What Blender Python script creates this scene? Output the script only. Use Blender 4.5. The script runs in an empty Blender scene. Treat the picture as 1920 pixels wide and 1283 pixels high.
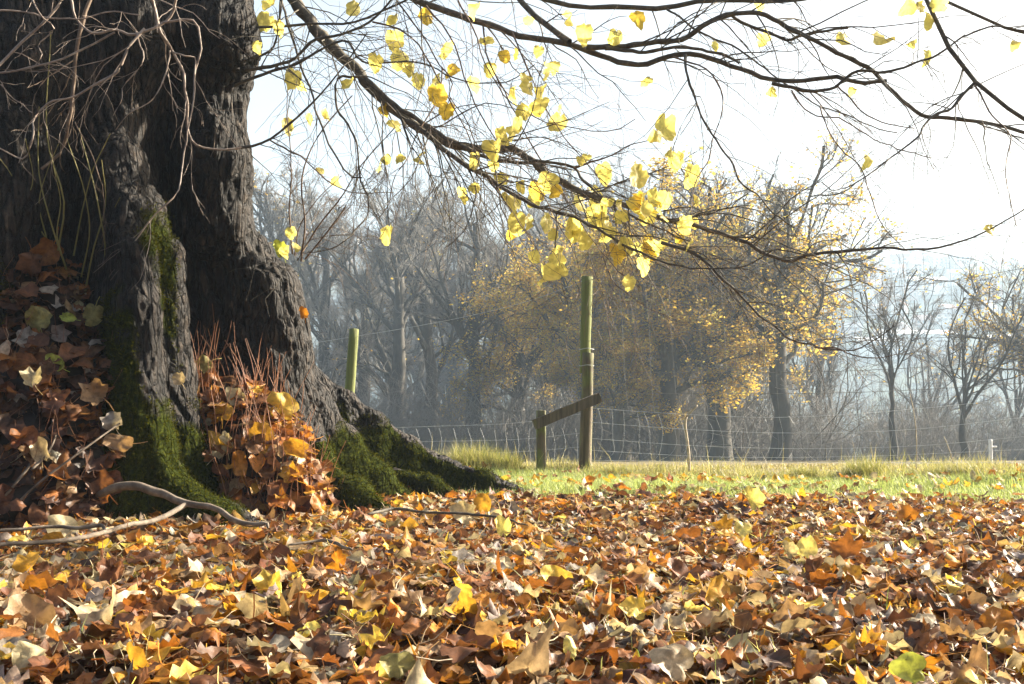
import bpy, math, random
import numpy as np
from mathutils import Vector, Matrix

# ------------------------------------------------------------------ camera, sky, sun, exposure
scene = bpy.context.scene
F, CX, HY, EYE = 2000.0, 960.0, 760.0, 0.57          # focal length and eye line of the photograph (1920 px wide)
cam = bpy.data.cameras.new('camera'); cam_o = bpy.data.objects.new('camera', cam)
scene.collection.objects.link(cam_o)
cam.sensor_width = 36.0; cam.lens = 36.0 * F / 1920.0
cam.shift_y = (HY - 641.5) / 1920.0
cam.clip_start = 0.05; cam.clip_end = 6000
cam_o.location = (0, 0, EYE); cam_o.rotation_euler = (math.radians(90), 0, 0)
scene.camera = cam_o

SUN_AZ, SUN_EL = math.radians(65), math.radians(26)   # azimuth from the view direction towards the right
world = bpy.data.worlds.new('World'); scene.world = world; world.use_nodes = True
wn = world.node_tree.nodes; wl = world.node_tree.links
sky = wn.new('ShaderNodeTexSky'); sky.sky_type = 'NISHITA'; sky.sun_disc = False
sky.sun_elevation = SUN_EL; sky.sun_rotation = SUN_AZ
sky.air_density = 1.0; sky.dust_density = 10.0; sky.ozone_density = 1.0; sky.altitude = 50
wn['Background'].inputs[1].default_value = 0.058
wl.new(sky.outputs[0], wn['Background'].inputs[0])
sd = Vector((math.sin(SUN_AZ) * math.cos(SUN_EL), math.cos(SUN_AZ) * math.cos(SUN_EL), math.sin(SUN_EL)))
sun = bpy.data.lights.new('sun', 'SUN'); sun.energy = 5.0; sun.angle = math.radians(0.6); sun.color = (1.0, 0.90, 0.74)
sun_o = bpy.data.objects.new('sun', sun); scene.collection.objects.link(sun_o)
sun_o.rotation_euler = sd.to_track_quat('Z', 'Y').to_euler(); sun_o.location = (8, 8, 12)

scene.view_settings.view_transform = 'Standard'; scene.view_settings.look = 'None'
scene.view_settings.exposure = 2.3; scene.view_settings.gamma = 1.0
scene.view_settings.use_curve_mapping = False
scene.render.engine = 'CYCLES'
scene.cycles.use_denoising = True
scene.cycles.max_bounces = 5; scene.cycles.diffuse_bounces = 2; scene.cycles.glossy_bounces = 2
scene.cycles.transmission_bounces = 3; scene.cycles.transparent_max_bounces = 4; scene.cycles.volume_bounces = 1
scene.cycles.sample_clamp_indirect = 6.0

RS = np.random.RandomState(7)
COL = scene.collection

# ------------------------------------------------------------------ helpers
def P(px, py, Y):
    """point at distance Y seen at photograph pixel (px, py)"""
    return np.array([(px - CX) * Y / F, Y, EYE - (py - HY) * Y / F])

def lerp(a, b, t): return a + (b - a) * t
def smooth(t): t = np.clip(t, 0, 1); return t * t * (3 - 2 * t)

_perm = RS.permutation(256); _perm = np.concatenate([_perm, _perm, _perm])
_grad = RS.normal(size=(256, 3)); _grad /= np.linalg.norm(_grad, axis=1)[:, None]
def perlin(p):
    p = np.asarray(p, dtype=np.float64); i = np.floor(p).astype(int); f = p - i; i &= 255
    u = f * f * f * (f * (f * 6 - 15) + 10); out = np.zeros(len(p))
    for dx in (0, 1):
        for dy in (0, 1):
            for dz in (0, 1):
                h = _perm[_perm[_perm[(i[:, 0] + dx) & 255] + ((i[:, 1] + dy) & 255)] + ((i[:, 2] + dz) & 255)]
                g = _grad[h]; w = (u[:, 0] if dx else 1 - u[:, 0]) * (u[:, 1] if dy else 1 - u[:, 1]) * (u[:, 2] if dz else 1 - u[:, 2])
                out += w * (g[:, 0] * (f[:, 0] - dx) + g[:, 1] * (f[:, 1] - dy) + g[:, 2] * (f[:, 2] - dz))
    return out * 1.5
def fbm(p, o=4):
    p = np.asarray(p, float); s = 0; a = 1.0
    for k in range(o): s = s + a * perlin(p * (2 ** k) + 17.3 * k); a *= 0.5
    return s

def mesh(name, V, Fs, mat=None, smooth_=True, col=None, attrs=None):
    """V (n,3); Fs list of int arrays (m,3) or (m,4)"""
    me = bpy.data.meshes.new(name)
    V = np.asarray(V, dtype=np.float32)
    if not isinstance(Fs, (list, tuple)): Fs = [Fs]
    Fs = [np.asarray(f, dtype=np.int32) for f in Fs if len(f)]
    me.vertices.add(len(V)); me.vertices.foreach_set('co', V.ravel())
    nl = sum(f.size for f in Fs); npoly = sum(len(f) for f in Fs)
    me.loops.add(nl); me.polygons.add(npoly)
    me.loops.foreach_set('vertex_index', np.concatenate([f.ravel() for f in Fs]))
    tot = np.concatenate([np.full(len(f), f.shape[1], np.int32) for f in Fs])
    st = np.concatenate([[0], np.cumsum(tot)[:-1]]).astype(np.int32)
    me.polygons.foreach_set('loop_start', st)
    me.polygons.foreach_set('use_smooth', np.full(npoly, smooth_, dtype=bool))
    me.update(calc_edges=True); me.validate()
    if col is not None:
        a = me.color_attributes.new('col', 'FLOAT_COLOR', 'POINT')
        c = np.ones((len(V), 4), np.float32); c[:, :3] = col; a.data.foreach_set('color', c.ravel())
    for k, v in (attrs or {}).items():
        a = me.attributes.new(k, 'FLOAT', 'POINT'); a.data.foreach_set('value', np.asarray(v, np.float32))
    if mat: me.materials.append(mat)
    return me

def obj(name, me, parent=None, loc=None):
    o = bpy.data.objects.new(name, me); COL.objects.link(o)
    if loc is not None: o.location = loc
    if parent: o.parent = parent
    return o
def tag(o, label=None, cat=None, group=None, kind=None):
    if label: o['label'] = label
    if cat: o['category'] = cat
    if group: o['group'] = group
    if kind: o['kind'] = kind
    return o
def empty(name, loc=(0, 0, 0)):
    o = bpy.data.objects.new(name, None); COL.objects.link(o); o.location = loc; o.empty_display_size = 0.2; return o
def copy_tree(root):
    r = root.copy(); COL.objects.link(r)
    for ch in list(root.children):
        c = ch.copy(); COL.objects.link(c); c.parent = r
        for g in list(ch.children):
            d = g.copy(); COL.objects.link(d); d.parent = c
    return r

class Soup:
    def __init__(s): s.V = []; s.Q = []; s.T = []; s.C = []; s.n = 0
    def add(s, V, Q=None, T=None, C=None):
        V = np.asarray(V, float).reshape(-1, 3)
        if Q is not None and len(Q): s.Q.append(np.asarray(Q) + s.n)
        if T is not None and len(T): s.T.append(np.asarray(T) + s.n)
        s.V.append(V)
        if C is not None: s.C.append(np.broadcast_to(np.asarray(C, float), V.shape))
        s.n += len(V)
    def mesh(s, name, mat, smooth_=True):
        Fs = []
        if s.Q: Fs.append(np.concatenate(s.Q))
        if s.T: Fs.append(np.concatenate(s.T))
        return mesh(name, np.concatenate(s.V), Fs, mat, smooth_, np.concatenate(s.C) if s.C else None)

def tubes(Pl, R, k=5, cap=True):
    """batch of M polylines (M,n,3) with radii (M,n) -> V, quads"""
    Pl = np.asarray(Pl, float); R = np.asarray(R, float)
    M, n, _ = Pl.shape
    T = np.gradient(Pl, axis=1); T /= np.linalg.norm(T, axis=2, keepdims=True) + 1e-9
    ref = np.where(np.abs(T[..., 2:3]) > 0.85, np.array([1.0, 0.1, 0.0]), np.array([0.05, 0.1, 1.0]))
    N = np.cross(T, ref); N /= np.linalg.norm(N, axis=2, keepdims=True) + 1e-9
    B = np.cross(T, N)
    a = np.arange(k) * 2 * math.pi / k
    V = Pl[:, :, None, :] + R[:, :, None, None] * (np.cos(a)[None, None, :, None] * N[:, :, None, :] + np.sin(a)[None, None, :, None] * B[:, :, None, :])
    idx = np.arange(M * n * k).reshape(M, n, k)
    A = idx[:, :-1]; Bx = idx[:, 1:]
    Q = np.stack([A, np.roll(A, -1, 2), np.roll(Bx, -1, 2), Bx], -1).reshape(-1, 4)
    return V.reshape(-1, 3), Q

def resample(pts, n):
    """smooth resample of a polyline by arc length (Catmull-Rom)"""
    p = np.asarray(pts, float)
    if len(p) < 3:
        t = np.linspace(0, 1, n)[:, None]; return p[0] + (p[-1] - p[0]) * t
    d = np.concatenate([[0], np.cumsum(np.linalg.norm(np.diff(p, axis=0), axis=1))]); 
    m = np.gradient(p, d, axis=0)
    s = np.linspace(0, d[-1], n); i = np.clip(np.searchsorted(d, s) - 1, 0, len(p) - 2)
    h = (d[i + 1] - d[i]); t = ((s - d[i]) / h)[:, None]; h = h[:, None]
    return ((2*t**3-3*t**2+1)*p[i] + (t**3-2*t**2+t)*h*m[i] + (-2*t**3+3*t**2)*p[i+1] + (t**3-t**2)*h*m[i+1])

def grow(P0, R0, c, rs, ratio, ang, up=0.0, wob=0.15, n=5, rfac=0.55, t0=0.25, tip=0.25, minlen=0.0):
    """children of a batch of polylines: returns (M*c, n, 3), radii"""
    M, n0, _ = P0.shape
    t = rs.uniform(t0, 1.0, (M, c)); f = t * (n0 - 1); i = np.clip(f.astype(int), 0, n0 - 2); w = (f - i)[..., None]
    m = np.arange(M)[:, None]
    pos = P0[m, i] * (1 - w) + P0[m, i + 1] * w
    T = P0[m, i + 1] - P0[m, i]; T /= np.linalg.norm(T, axis=2, keepdims=True) + 1e-9
    rad = R0[m, i] * (1 - w[..., 0]) + R0[m, i + 1] * w[..., 0]
    Lp = np.linalg.norm(np.diff(P0, axis=1), axis=2).sum(1)
    L = np.maximum(Lp[:, None] * ratio * rs.uniform(0.55, 1.2, (M, c)) * (1.15 - 0.5 * t), minlen)
    K = M * c; pos = pos.reshape(K, 3); T = T.reshape(K, 3); rad = rad.reshape(K); L = L.reshape(K)
    rv = rs.normal(size=(K, 3)); rv -= (rv * T).sum(1, keepdims=True) * T; rv /= np.linalg.norm(rv, axis=1, keepdims=True) + 1e-9
    a = rs.uniform(ang[0], ang[1], (K, 1))
    d = np.cos(a) * T + np.sin(a) * rv
    pts = [pos]; seg = (L / (n - 1))[:, None]
    for _ in range(n - 1):
        d = d + np.array([0, 0, up]) + wob * rs.normal(size=(K, 3)); d /= np.linalg.norm(d, axis=1, keepdims=True)
        pts.append(pts[-1] + d * seg)
    R = (rad * rfac)[:, None] * np.linspace(1, tip, n)[None, :]
    return np.stack(pts, 1), R

# ------------------------------------------------------------------ materials
def new_mat(name):
    m = bpy.data.materials.new(name); m.use_nodes = True; nt = m.node_tree
    b = nt.nodes['Principled BSDF']; return m, nt, b
def N(nt, t, **kw):
    n = nt.nodes.new(t)
    for k, v in kw.items(): setattr(n, k, v)
    return n
def noise(nt, vec, scale, detail=4, rough=0.6, dist=0.0):
    n = N(nt, 'ShaderNodeTexNoise'); n.inputs['Scale'].default_value = scale; n.inputs['Detail'].default_value = detail
    n.inputs['Roughness'].default_value = rough; n.inputs['Distortion'].default_value = dist
    if vec is not None: nt.links.new(vec, n.inputs['Vector'])
    return n
def ramp(nt, fac, stops):
    r = N(nt, 'ShaderNodeValToRGB'); e = r.color_ramp.elements
    while len(e) > 1: e.remove(e[0])
    e[0].position = stops[0][0]; e[0].color = (*stops[0][1], 1)
    for p, c in stops[1:]:
        x = e.new(p); x.color = (*c, 1)
    nt.links.new(fac, r.inputs[0]); return r
def mixc(nt, fac, a, b, mode='MIX'):
    m = N(nt, 'ShaderNodeMix', data_type='RGBA', blend_type=mode)
    for s, v in ((m.inputs[0], fac), (m.inputs[6], a), (m.inputs[7], b)):
        if isinstance(v, (int, float)): s.default_value = v
        elif isinstance(v, tuple): s.default_value = (*v, 1)
        else: nt.links.new(v, s)
    return m.outputs[2]
def bump(nt, h, strength, dist, b, chain=None):
    u = N(nt, 'ShaderNodeBump'); u.inputs['Strength'].default_value = strength; u.inputs['Distance'].default_value = dist
    nt.links.new(h, u.inputs['Height'])
    if chain: nt.links.new(chain, u.inputs['Normal'])
    if b: nt.links.new(u.outputs[0], b.inputs['Normal'])
    return u.outputs[0]
def mapping(nt, scale, src='Object'):
    tc = N(nt, 'ShaderNodeTexCoord'); mp = N(nt, 'ShaderNodeMapping'); mp.inputs['Scale'].default_value = scale
    nt.links.new(tc.outputs[src], mp.inputs[0]); return mp.outputs[0]

def mat_leaf(name, transl, rough, spots=0.35, nscale=26, tint=(1.0, 0.92, 0.62)):
    m, nt, b = new_mat(name); out = nt.nodes['Material Output']
    at = N(nt, 'ShaderNodeAttribute', attribute_name='col')
    ge = N(nt, 'ShaderNodeNewGeometry')
    n1 = noise(nt, ge.outputs['Position'], nscale, 5, 0.65)
    r1 = ramp(nt, n1.outputs[0], [(0.32, (1 - spots,) * 3), (0.58, (1.08,) * 3)])
    c = mixc(nt, 1.0, at.outputs['Color'], r1.outputs[0], 'MULTIPLY')
    nt.links.new(c, b.inputs['Base Color']); b.inputs['Roughness'].default_value = rough
    b.inputs['Specular IOR Level'].default_value = 0.36
    n2 = noise(nt, ge.outputs['Position'], 90, 3, 0.6)
    bump(nt, n2.outputs[0], 0.35, 0.004, b)
    tr = N(nt, 'ShaderNodeBsdfTranslucent'); c2 = mixc(nt, 1.0, c, tint, 'MULTIPLY')
    nt.links.new(c2, tr.inputs[0])
    mx = N(nt, 'ShaderNodeMixShader'); mx.inputs[0].default_value = transl
    nt.links.new(b.outputs[0], mx.inputs[1]); nt.links.new(tr.outputs[0], mx.inputs[2]); nt.links.new(mx.outputs[0], out.inputs[0])
    return m
M_LITTER = mat_leaf('dry_leaf', 0.36, 0.5, 0.5, 42)
M_LEAF = mat_leaf('living_leaf', 0.70, 0.45, 0.22, 40, (1.0, 0.97, 0.72))
M_FARLEAF = mat_leaf('oak_leaf', 0.6, 0.6, 0.3, 3, (1, 0.95, 0.7))
M_GRASS = mat_leaf('grass_blade', 0.45, 0.5, 0.2, 6, (0.95, 1.0, 0.6))

def mat_bark():
    m, nt, b = new_mat('old_bark')
    v = mapping(nt, (1, 1, 0.17)); v2 = mapping(nt, (1, 1, 1))
    wob = noise(nt, v2, 2.2, 3); vv = N(nt, 'ShaderNodeVectorMath', operation='MULTIPLY_ADD')
    nt.links.new(wob.outputs['Color'], vv.inputs[0]); vv.inputs[1].default_value = (0.10, 0.10, 0.05); nt.links.new(v, vv.inputs[2])
    n1 = noise(nt, vv.outputs[0], 30, 7, 0.68); n2 = noise(nt, v2, 4.5, 5, 0.6); n3 = noise(nt, v2, 60, 4, 0.7)
    vo = N(nt, 'ShaderNodeTexVoronoi', feature='DISTANCE_TO_EDGE'); vo.inputs['Scale'].default_value = 26; nt.links.new(vv.outputs[0], vo.inputs['Vector'])
    crack = ramp(nt, vo.outputs[0], [(0.0, (0, 0, 0)), (0.05, (0.35, 0.35, 0.35)), (0.13, (1, 1, 1))])
    base = ramp(nt, n1.outputs[0], [(0.30, (0.008, 0.007, 0.0065)), (0.48, (0.019, 0.016, 0.0135)), (0.60, (0.050, 0.041, 0.033)), (0.75, (0.15, 0.125, 0.10))])
    c = mixc(nt, 0.75, base.outputs[0], crack.outputs[0], 'MULTIPLY')
    lich = ramp(nt, n2.outputs[0], [(0.56, (0, 0, 0)), (0.70, (1, 1, 1))])
    lf = N(nt, 'ShaderNodeMath', operation='MULTIPLY'); nt.links.new(lich.outputs[0], lf.inputs[0]); lf.inputs[1].default_value = 0.3
    c = mixc(nt, lf.outputs[0], c, (0.085, 0.078, 0.07))
    rg = N(nt, 'ShaderNodeAttribute', attribute_name='ridge'); rr_ = ramp(nt, rg.outputs['Fac'], [(0.15, (0.32, 0.32, 0.32)), (0.75, (1.12, 1.0, 0.88))])
    c = mixc(nt, 1.0, c, rr_.outputs[0], 'MULTIPLY')
    at = N(nt, 'ShaderNodeAttribute', attribute_name='moss')
    mm = N(nt, 'ShaderNodeMath', operation='ADD'); nt.links.new(at.outputs['Fac'], mm.inputs[0])
    n3s = N(nt, 'ShaderNodeMath', operation='MULTIPLY_ADD'); nt.links.new(n2.outputs[0], n3s.inputs[0]); n3s.inputs[1].default_value = 1.4; n3s.inputs[2].default_value = -0.75
    nt.links.new(n3s.outputs[0], mm.inputs[1])
    mf = ramp(nt, mm.outputs[0], [(0.38, (0, 0, 0)), (0.62, (1, 1, 1))])
    mossc = ramp(nt, n3.outputs[0], [(0.3, (0.010, 0.015, 0.003)), (0.55, (0.038, 0.048, 0.006)), (0.8, (0.10, 0.11, 0.016))])
    c = mixc(nt, mf.outputs[0], c, mossc.outputs[0])
    nt.links.new(c, b.inputs['Base Color']); ro = N(nt, 'ShaderNodeMapRange'); nt.links.new(mf.outputs[0], ro.inputs[0]); ro.inputs[3].default_value = 0.66; ro.inputs[4].default_value = 1.0; nt.links.new(ro.outputs[0], b.inputs['Roughness'])
    so = N(nt, 'ShaderNodeMapRange'); nt.links.new(mf.outputs[0], so.inputs[0]); so.inputs[3].default_value = 0.30; so.inputs[4].default_value = 0.05; nt.links.new(so.outputs[0], b.inputs['Specular IOR Level'])
    b1 = bump(nt, n1.outputs[0], 1.0, 0.035, None)
    b2 = bump(nt, crack.outputs[0], 1.0, 0.03, None, b1)
    bump(nt, n3.outputs[0], 0.8, 0.012, b, b2)
    return m
M_BARK = mat_bark()
def mat_simple(name, stops, scale=(8, 8, 8), detail=5, rough=0.8, bmp=0.3, bd=0.01, nscale=1.0, spec=0.3):
    m, nt, b = new_mat(name); v = mapping(nt, scale); n = noise(nt, v, nscale, detail, 0.65)
    r = ramp(nt, n.outputs[0], stops); nt.links.new(r.outputs[0], b.inputs['Base Color'])
    b.inputs['Roughness'].default_value = rough; b.inputs['Specular IOR Level'].default_value = spec
    if bmp: bump(nt, n.outputs[0], bmp, bd, b)
    return m
M_MOSS = mat_leaf('moss_tuft', 0.35, 1.0, 0.3, 12, (0.95, 1, 0.6)); M_MOSS.node_tree.nodes['Principled BSDF'].inputs['Specular IOR Level'].default_value = 0.05
M_LIMB = mat_simple('limb_bark', [(0.3, (0.055, 0.048, 0.038)), (0.55, (0.12, 0.105, 0.08)), (0.75, (0.20, 0.18, 0.12))], (30, 30, 30), 5, 0.75, 0.6, 0.01)
M_TWIG = mat_simple('twig_bark', [(0.3, (0.10, 0.065, 0.045)), (0.7, (0.22, 0.16, 0.11))], (25, 25, 25), 3, 0.6, 0.2, 0.003)
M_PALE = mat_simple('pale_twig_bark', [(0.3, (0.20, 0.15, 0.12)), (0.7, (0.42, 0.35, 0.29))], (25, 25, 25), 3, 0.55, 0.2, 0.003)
M_SHOOT = mat_simple('green_shoot', [(0.3, (0.16, 0.15, 0.045)), (0.7, (0.28, 0.24, 0.08))], (12, 12, 5), 3, 0.5, 0.1, 0.002)
M_RED = mat_simple('red_shoot', [(0.3, (0.16, 0.06, 0.03)), (0.7, (0.34, 0.17, 0.09))], (12, 12, 5), 3, 0.5, 0.1, 0.002)
M_DEAD = mat_simple('dead_wood', [(0.28, (0.05, 0.038, 0.03)), (0.5, (0.15, 0.12, 0.09)), (0.75, (0.32, 0.27, 0.21))], (14, 14, 14), 6, 0.8, 0.7, 0.01)
M_FARBARK = mat_simple('wood_bark', [(0.3, (0.05, 0.046, 0.04)), (0.7, (0.12, 0.11, 0.09))], (5, 5, 2), 4, 0.9, 0.6, 0.05)
M_STRAW = mat_simple('bleached_stalk', [(0.3, (0.30, 0.24, 0.17)), (0.7, (0.52, 0.45, 0.34))], (14, 14, 14), 4, 0.8, 0.4, 0.005)
M_FARTWIG = mat_simple('wood_twig', [(0.3, (0.15, 0.145, 0.135)), (0.7, (0.27, 0.25, 0.225))], (1, 1, 1), 2, 0.9, 0)
M_HUMUS = mat_simple('humus', [(0.3, (0.012, 0.008, 0.006)), (0.55, (0.04, 0.022, 0.013)), (0.75, (0.09, 0.045, 0.022))], (20, 20, 20), 5, 0.95, 1.0, 0.03)
M_WIRE = mat_simple('galvanised_wire', [(0.3, (0.32, 0.34, 0.36)), (0.7, (0.55, 0.57, 0.58))], (5, 5, 5), 2, 0.45, 0, spec=0.6)
M_RUST = mat_simple('weathered_wire', [(0.3, (0.10, 0.10, 0.10)), (0.7, (0.2, 0.2, 0.2))], (5, 5, 5), 2, 0.6, 0)
M_WHITE = mat_simple('white_paint', [(0.3, (0.7, 0.7, 0.7)), (0.7, (0.82, 0.82, 0.8))], (5, 5, 5), 2, 0.6, 0)
def mat_post(name, moss, dark):
    m, nt, b = new_mat(name); v = mapping(nt, (30, 30, 2.2)); v2 = mapping(nt, (5, 5, 3))
    n = noise(nt, v, 1.2, 6, 0.65); n2 = noise(nt, v2, 1.0, 4, 0.6)
    r = ramp(nt, n.outputs[0], [(0.3, tuple(0.35 * x for x in dark)), (0.6, dark), (0.8, tuple(1.6 * x for x in dark))])
    rm = ramp(nt, n2.outputs[0], [(0.62 - 0.4 * moss, (0, 0, 0)), (0.76 - 0.4 * moss, (1, 1, 1))])
    g = ramp(nt, n.outputs[0], [(0.3, (0.10, 0.115, 0.032)), (0.7, (0.22, 0.245, 0.075))])
    c = mixc(nt, rm.outputs[0], r.outputs[0], g.outputs[0]); nt.links.new(c, b.inputs['Base Color']); b.inputs['Roughness'].default_value = 0.85
    bump(nt, n.outputs[0], 0.7, 0.01, b); return m
M_POST = mat_post('weathered_post', 0.34, (0.16, 0.128, 0.085))
M_GPOST = mat_post('algae_green_post', 0.95, (0.13, 0.11, 0.06))
M_RAIL = mat_post('grey_rail', 0.12, (0.15, 0.12, 0.09))

# ------------------------------------------------------------------ ground
def gz(x, y):
    x = np.asarray(x, float); y = np.asarray(y, float)
    z = 0.02 * np.sin(x * 1.7 + y * 0.9) + 0.02 * np.sin(x * 0.8 - y * 1.9 + 1.0)
    z = z * np.clip(y / 2.0, 0, 1)
    z = np.where(y > 9.1, z - 0.05 * (y - 9.1), z)
    z = np.where(y > 60, z - 0.10 * (y - 60), z)
    far = smooth((y - 180) / 100.0)
    top = 71.0 - (np.clip(x, -230, 420) - 195.0) * 0.045
    hill = np.interp(y, [200, 260, 310, 370, 430, 500, 540, 1500], [-24, -30, -22, 0, 30, 68, 71, 40]) * (1 + 0.0 * x)
    hill = np.where(hill > 0, hill * top / 71.0, hill) + far * (2.5 * np.sin(x * 0.021 + 1) + 1.5 * np.sin(x * 0.05 + y * 0.02))
    z = np.where(y > 180, lerp(z, hill, far), z)
    d = np.sqrt((x + 2.6) ** 2 + (y - 6.1) ** 2)
    return z + 0.10 * np.exp(-np.clip(d - 0.9, 0, None) ** 2 / 0.25)

ys = np.concatenate([np.linspace(-6, 12, 100), np.geomspace(12.3, 220, 80), np.geomspace(226, 1500, 70)])
us = np.linspace(-1, 1, 160); us = np.sign(us) * np.abs(us) ** 1.6
gx = np.outer(np.maximum(8 + np.abs(ys) * 1.1, 8), us); gy = np.outer(ys, np.ones_like(us))
nzz = gz(gx.ravel(), gy.ravel())
near = gy.ravel() < 40
nzz[near] += 0.02 * perlin(np.stack([gx.ravel()[near] * 2.2, gy.ravel()[near] * 2.2, np.zeros(near.sum())], 1)) - 0.03
V = np.stack([gx.ravel(), gy.ravel(), nzz], 1)
ii = np.arange(V.shape[0]).reshape(gx.shape)
Q = np.stack([ii[:-1, :-1], ii[:-1, 1:], ii[1:, 1:], ii[1:, :-1]], -1).reshape(-1, 4)
def mat_ground():
    m, nt, b = new_mat('ground_soil_and_turf')
    ge = N(nt, 'ShaderNodeNewGeometry'); sx = N(nt, 'ShaderNodeSeparateXYZ'); nt.links.new(ge.outputs['Position'], sx.inputs[0])
    n1 = noise(nt, ge.outputs['Position'], 1.2, 5, 0.65); n2 = noise(nt, ge.outputs['Position'], 30, 5, 0.7); n3 = noise(nt, ge.outputs['Position'], 0.03, 5, 0.6)
    yy = N(nt, 'ShaderNodeMath', operation='MULTIPLY_ADD'); nt.links.new(n1.outputs[0], yy.inputs[0]); yy.inputs[1].default_value = 0.8; nt.links.new(sx.outputs[1], yy.inputs[2])
    def step(lo, hi):
        r = N(nt, 'ShaderNodeMapRange'); r.inputs[1].default_value = lo; r.inputs[2].default_value = hi; nt.links.new(yy.outputs[0], r.inputs[0]); return r.outputs[0]
    soil = ramp(nt, n2.outputs[0], [(0.3, (0.022, 0.014, 0.009)), (0.7, (0.10, 0.055, 0.028))])
    turf = ramp(nt, n2.outputs[0], [(0.3, (0.04, 0.065, 0.012)), (0.7, (0.12, 0.16, 0.03))])
    field = ramp(nt, n2.outputs[0], [(0.3, (0.10, 0.085, 0.045)), (0.7, (0.22, 0.18, 0.09))])
    wood = ramp(nt, n1.outputs[0], [(0.3, (0.05, 0.04, 0.028)), (0.7, (0.11, 0.085, 0.055))])
    hill = ramp(nt, n3.outputs[0], [(0.35, (0.05, 0.06, 0.035)), (0.5, (0.09, 0.11, 0.05)), (0.65, (0.13, 0.12, 0.07))])
    c = mixc(nt, step(6.5, 7.0), soil.outputs[0], turf.outputs[0]); c = mixc(nt, step(9.2, 10.2), c, field.outputs[0])
    c = mixc(nt, step(40, 52), c, wood.outputs[0]); c = mixc(nt, step(180, 300), c, hill.outputs[0])
    nt.links.new(c, b.inputs['Base Color']); b.inputs['Roughness'].default_value = 0.95; b.inputs['Specular IOR Level'].default_value = 0.2
    bump(nt, n2.outputs[0], 0.6, 0.02, b); return m
ground = obj('ground', mesh('ground', V, Q, mat_ground())); tag(ground, 'ground running from leaf-strewn soil past the fence to the far hill', kind='structure', cat='ground')

# ------------------------------------------------------------------ distance-field sculpting
def surface_nets(D, o, h):
    ins = D < 0; nx, ny, nz = D.shape
    c = np.zeros((nx - 1, ny - 1, nz - 1), np.int8)
    for a in (0, 1):
        for b in (0, 1):
            for d in (0, 1): c += ins[a:nx - 1 + a, b:ny - 1 + b, d:nz - 1 + d]
    act = (c > 0) & (c < 8); I = np.argwhere(act)
    vid = np.full(act.shape, -1, np.int32); vid[act] = np.arange(len(I))
    acc = np.zeros((len(I), 3)); cnt = np.zeros(len(I))
    cor = [(a, b, d) for a in (0, 1) for b in (0, 1) for d in (0, 1)]
    for ca in cor:
        for ax in range(3):
            if ca[ax]: continue
            cb = list(ca); cb[ax] = 1
            va = D[I[:, 0] + ca[0], I[:, 1] + ca[1], I[:, 2] + ca[2]]; vb = D[I[:, 0] + cb[0], I[:, 1] + cb[1], I[:, 2] + cb[2]]
            x = (va < 0) != (vb < 0); t = np.where(x, va / np.where(x, va - vb, 1), 0)
            p = np.tile(np.array(ca, float), (len(I), 1)); p[:, ax] = t
            acc[x] += p[x]; cnt[x] += 1
    V = (I + acc / cnt[:, None]) * h + o
    Qs = []
    for ax in range(3):
        sl0 = [slice(1, -1)] * 3; sl1 = [slice(1, -1)] * 3; sl0[ax] = slice(0, -1); sl1[ax] = slice(1, None)
        a = ins[tuple(sl0)]; b = ins[tuple(sl1)]
        E = np.argwhere(a != b); s = a[E[:, 0], E[:, 1], E[:, 2]]
        off = np.ones(3, int); off[ax] = 0; G = E + off
        u, w = [(1, 2), (2, 0), (0, 1)][ax]
        q = []
        for du, dw in ((-1, -1), (0, -1), (0, 0), (-1, 0)):
            g = G.copy(); g[:, u] += du; g[:, w] += dw; q.append(vid[g[:, 0], g[:, 1], g[:, 2]])
        q = np.stack(q, 1); q[~s] = q[~s][:, ::-1]; Qs.append(q)
    Q = np.concatenate(Qs); return V, Q[(Q >= 0).all(1)]

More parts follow.
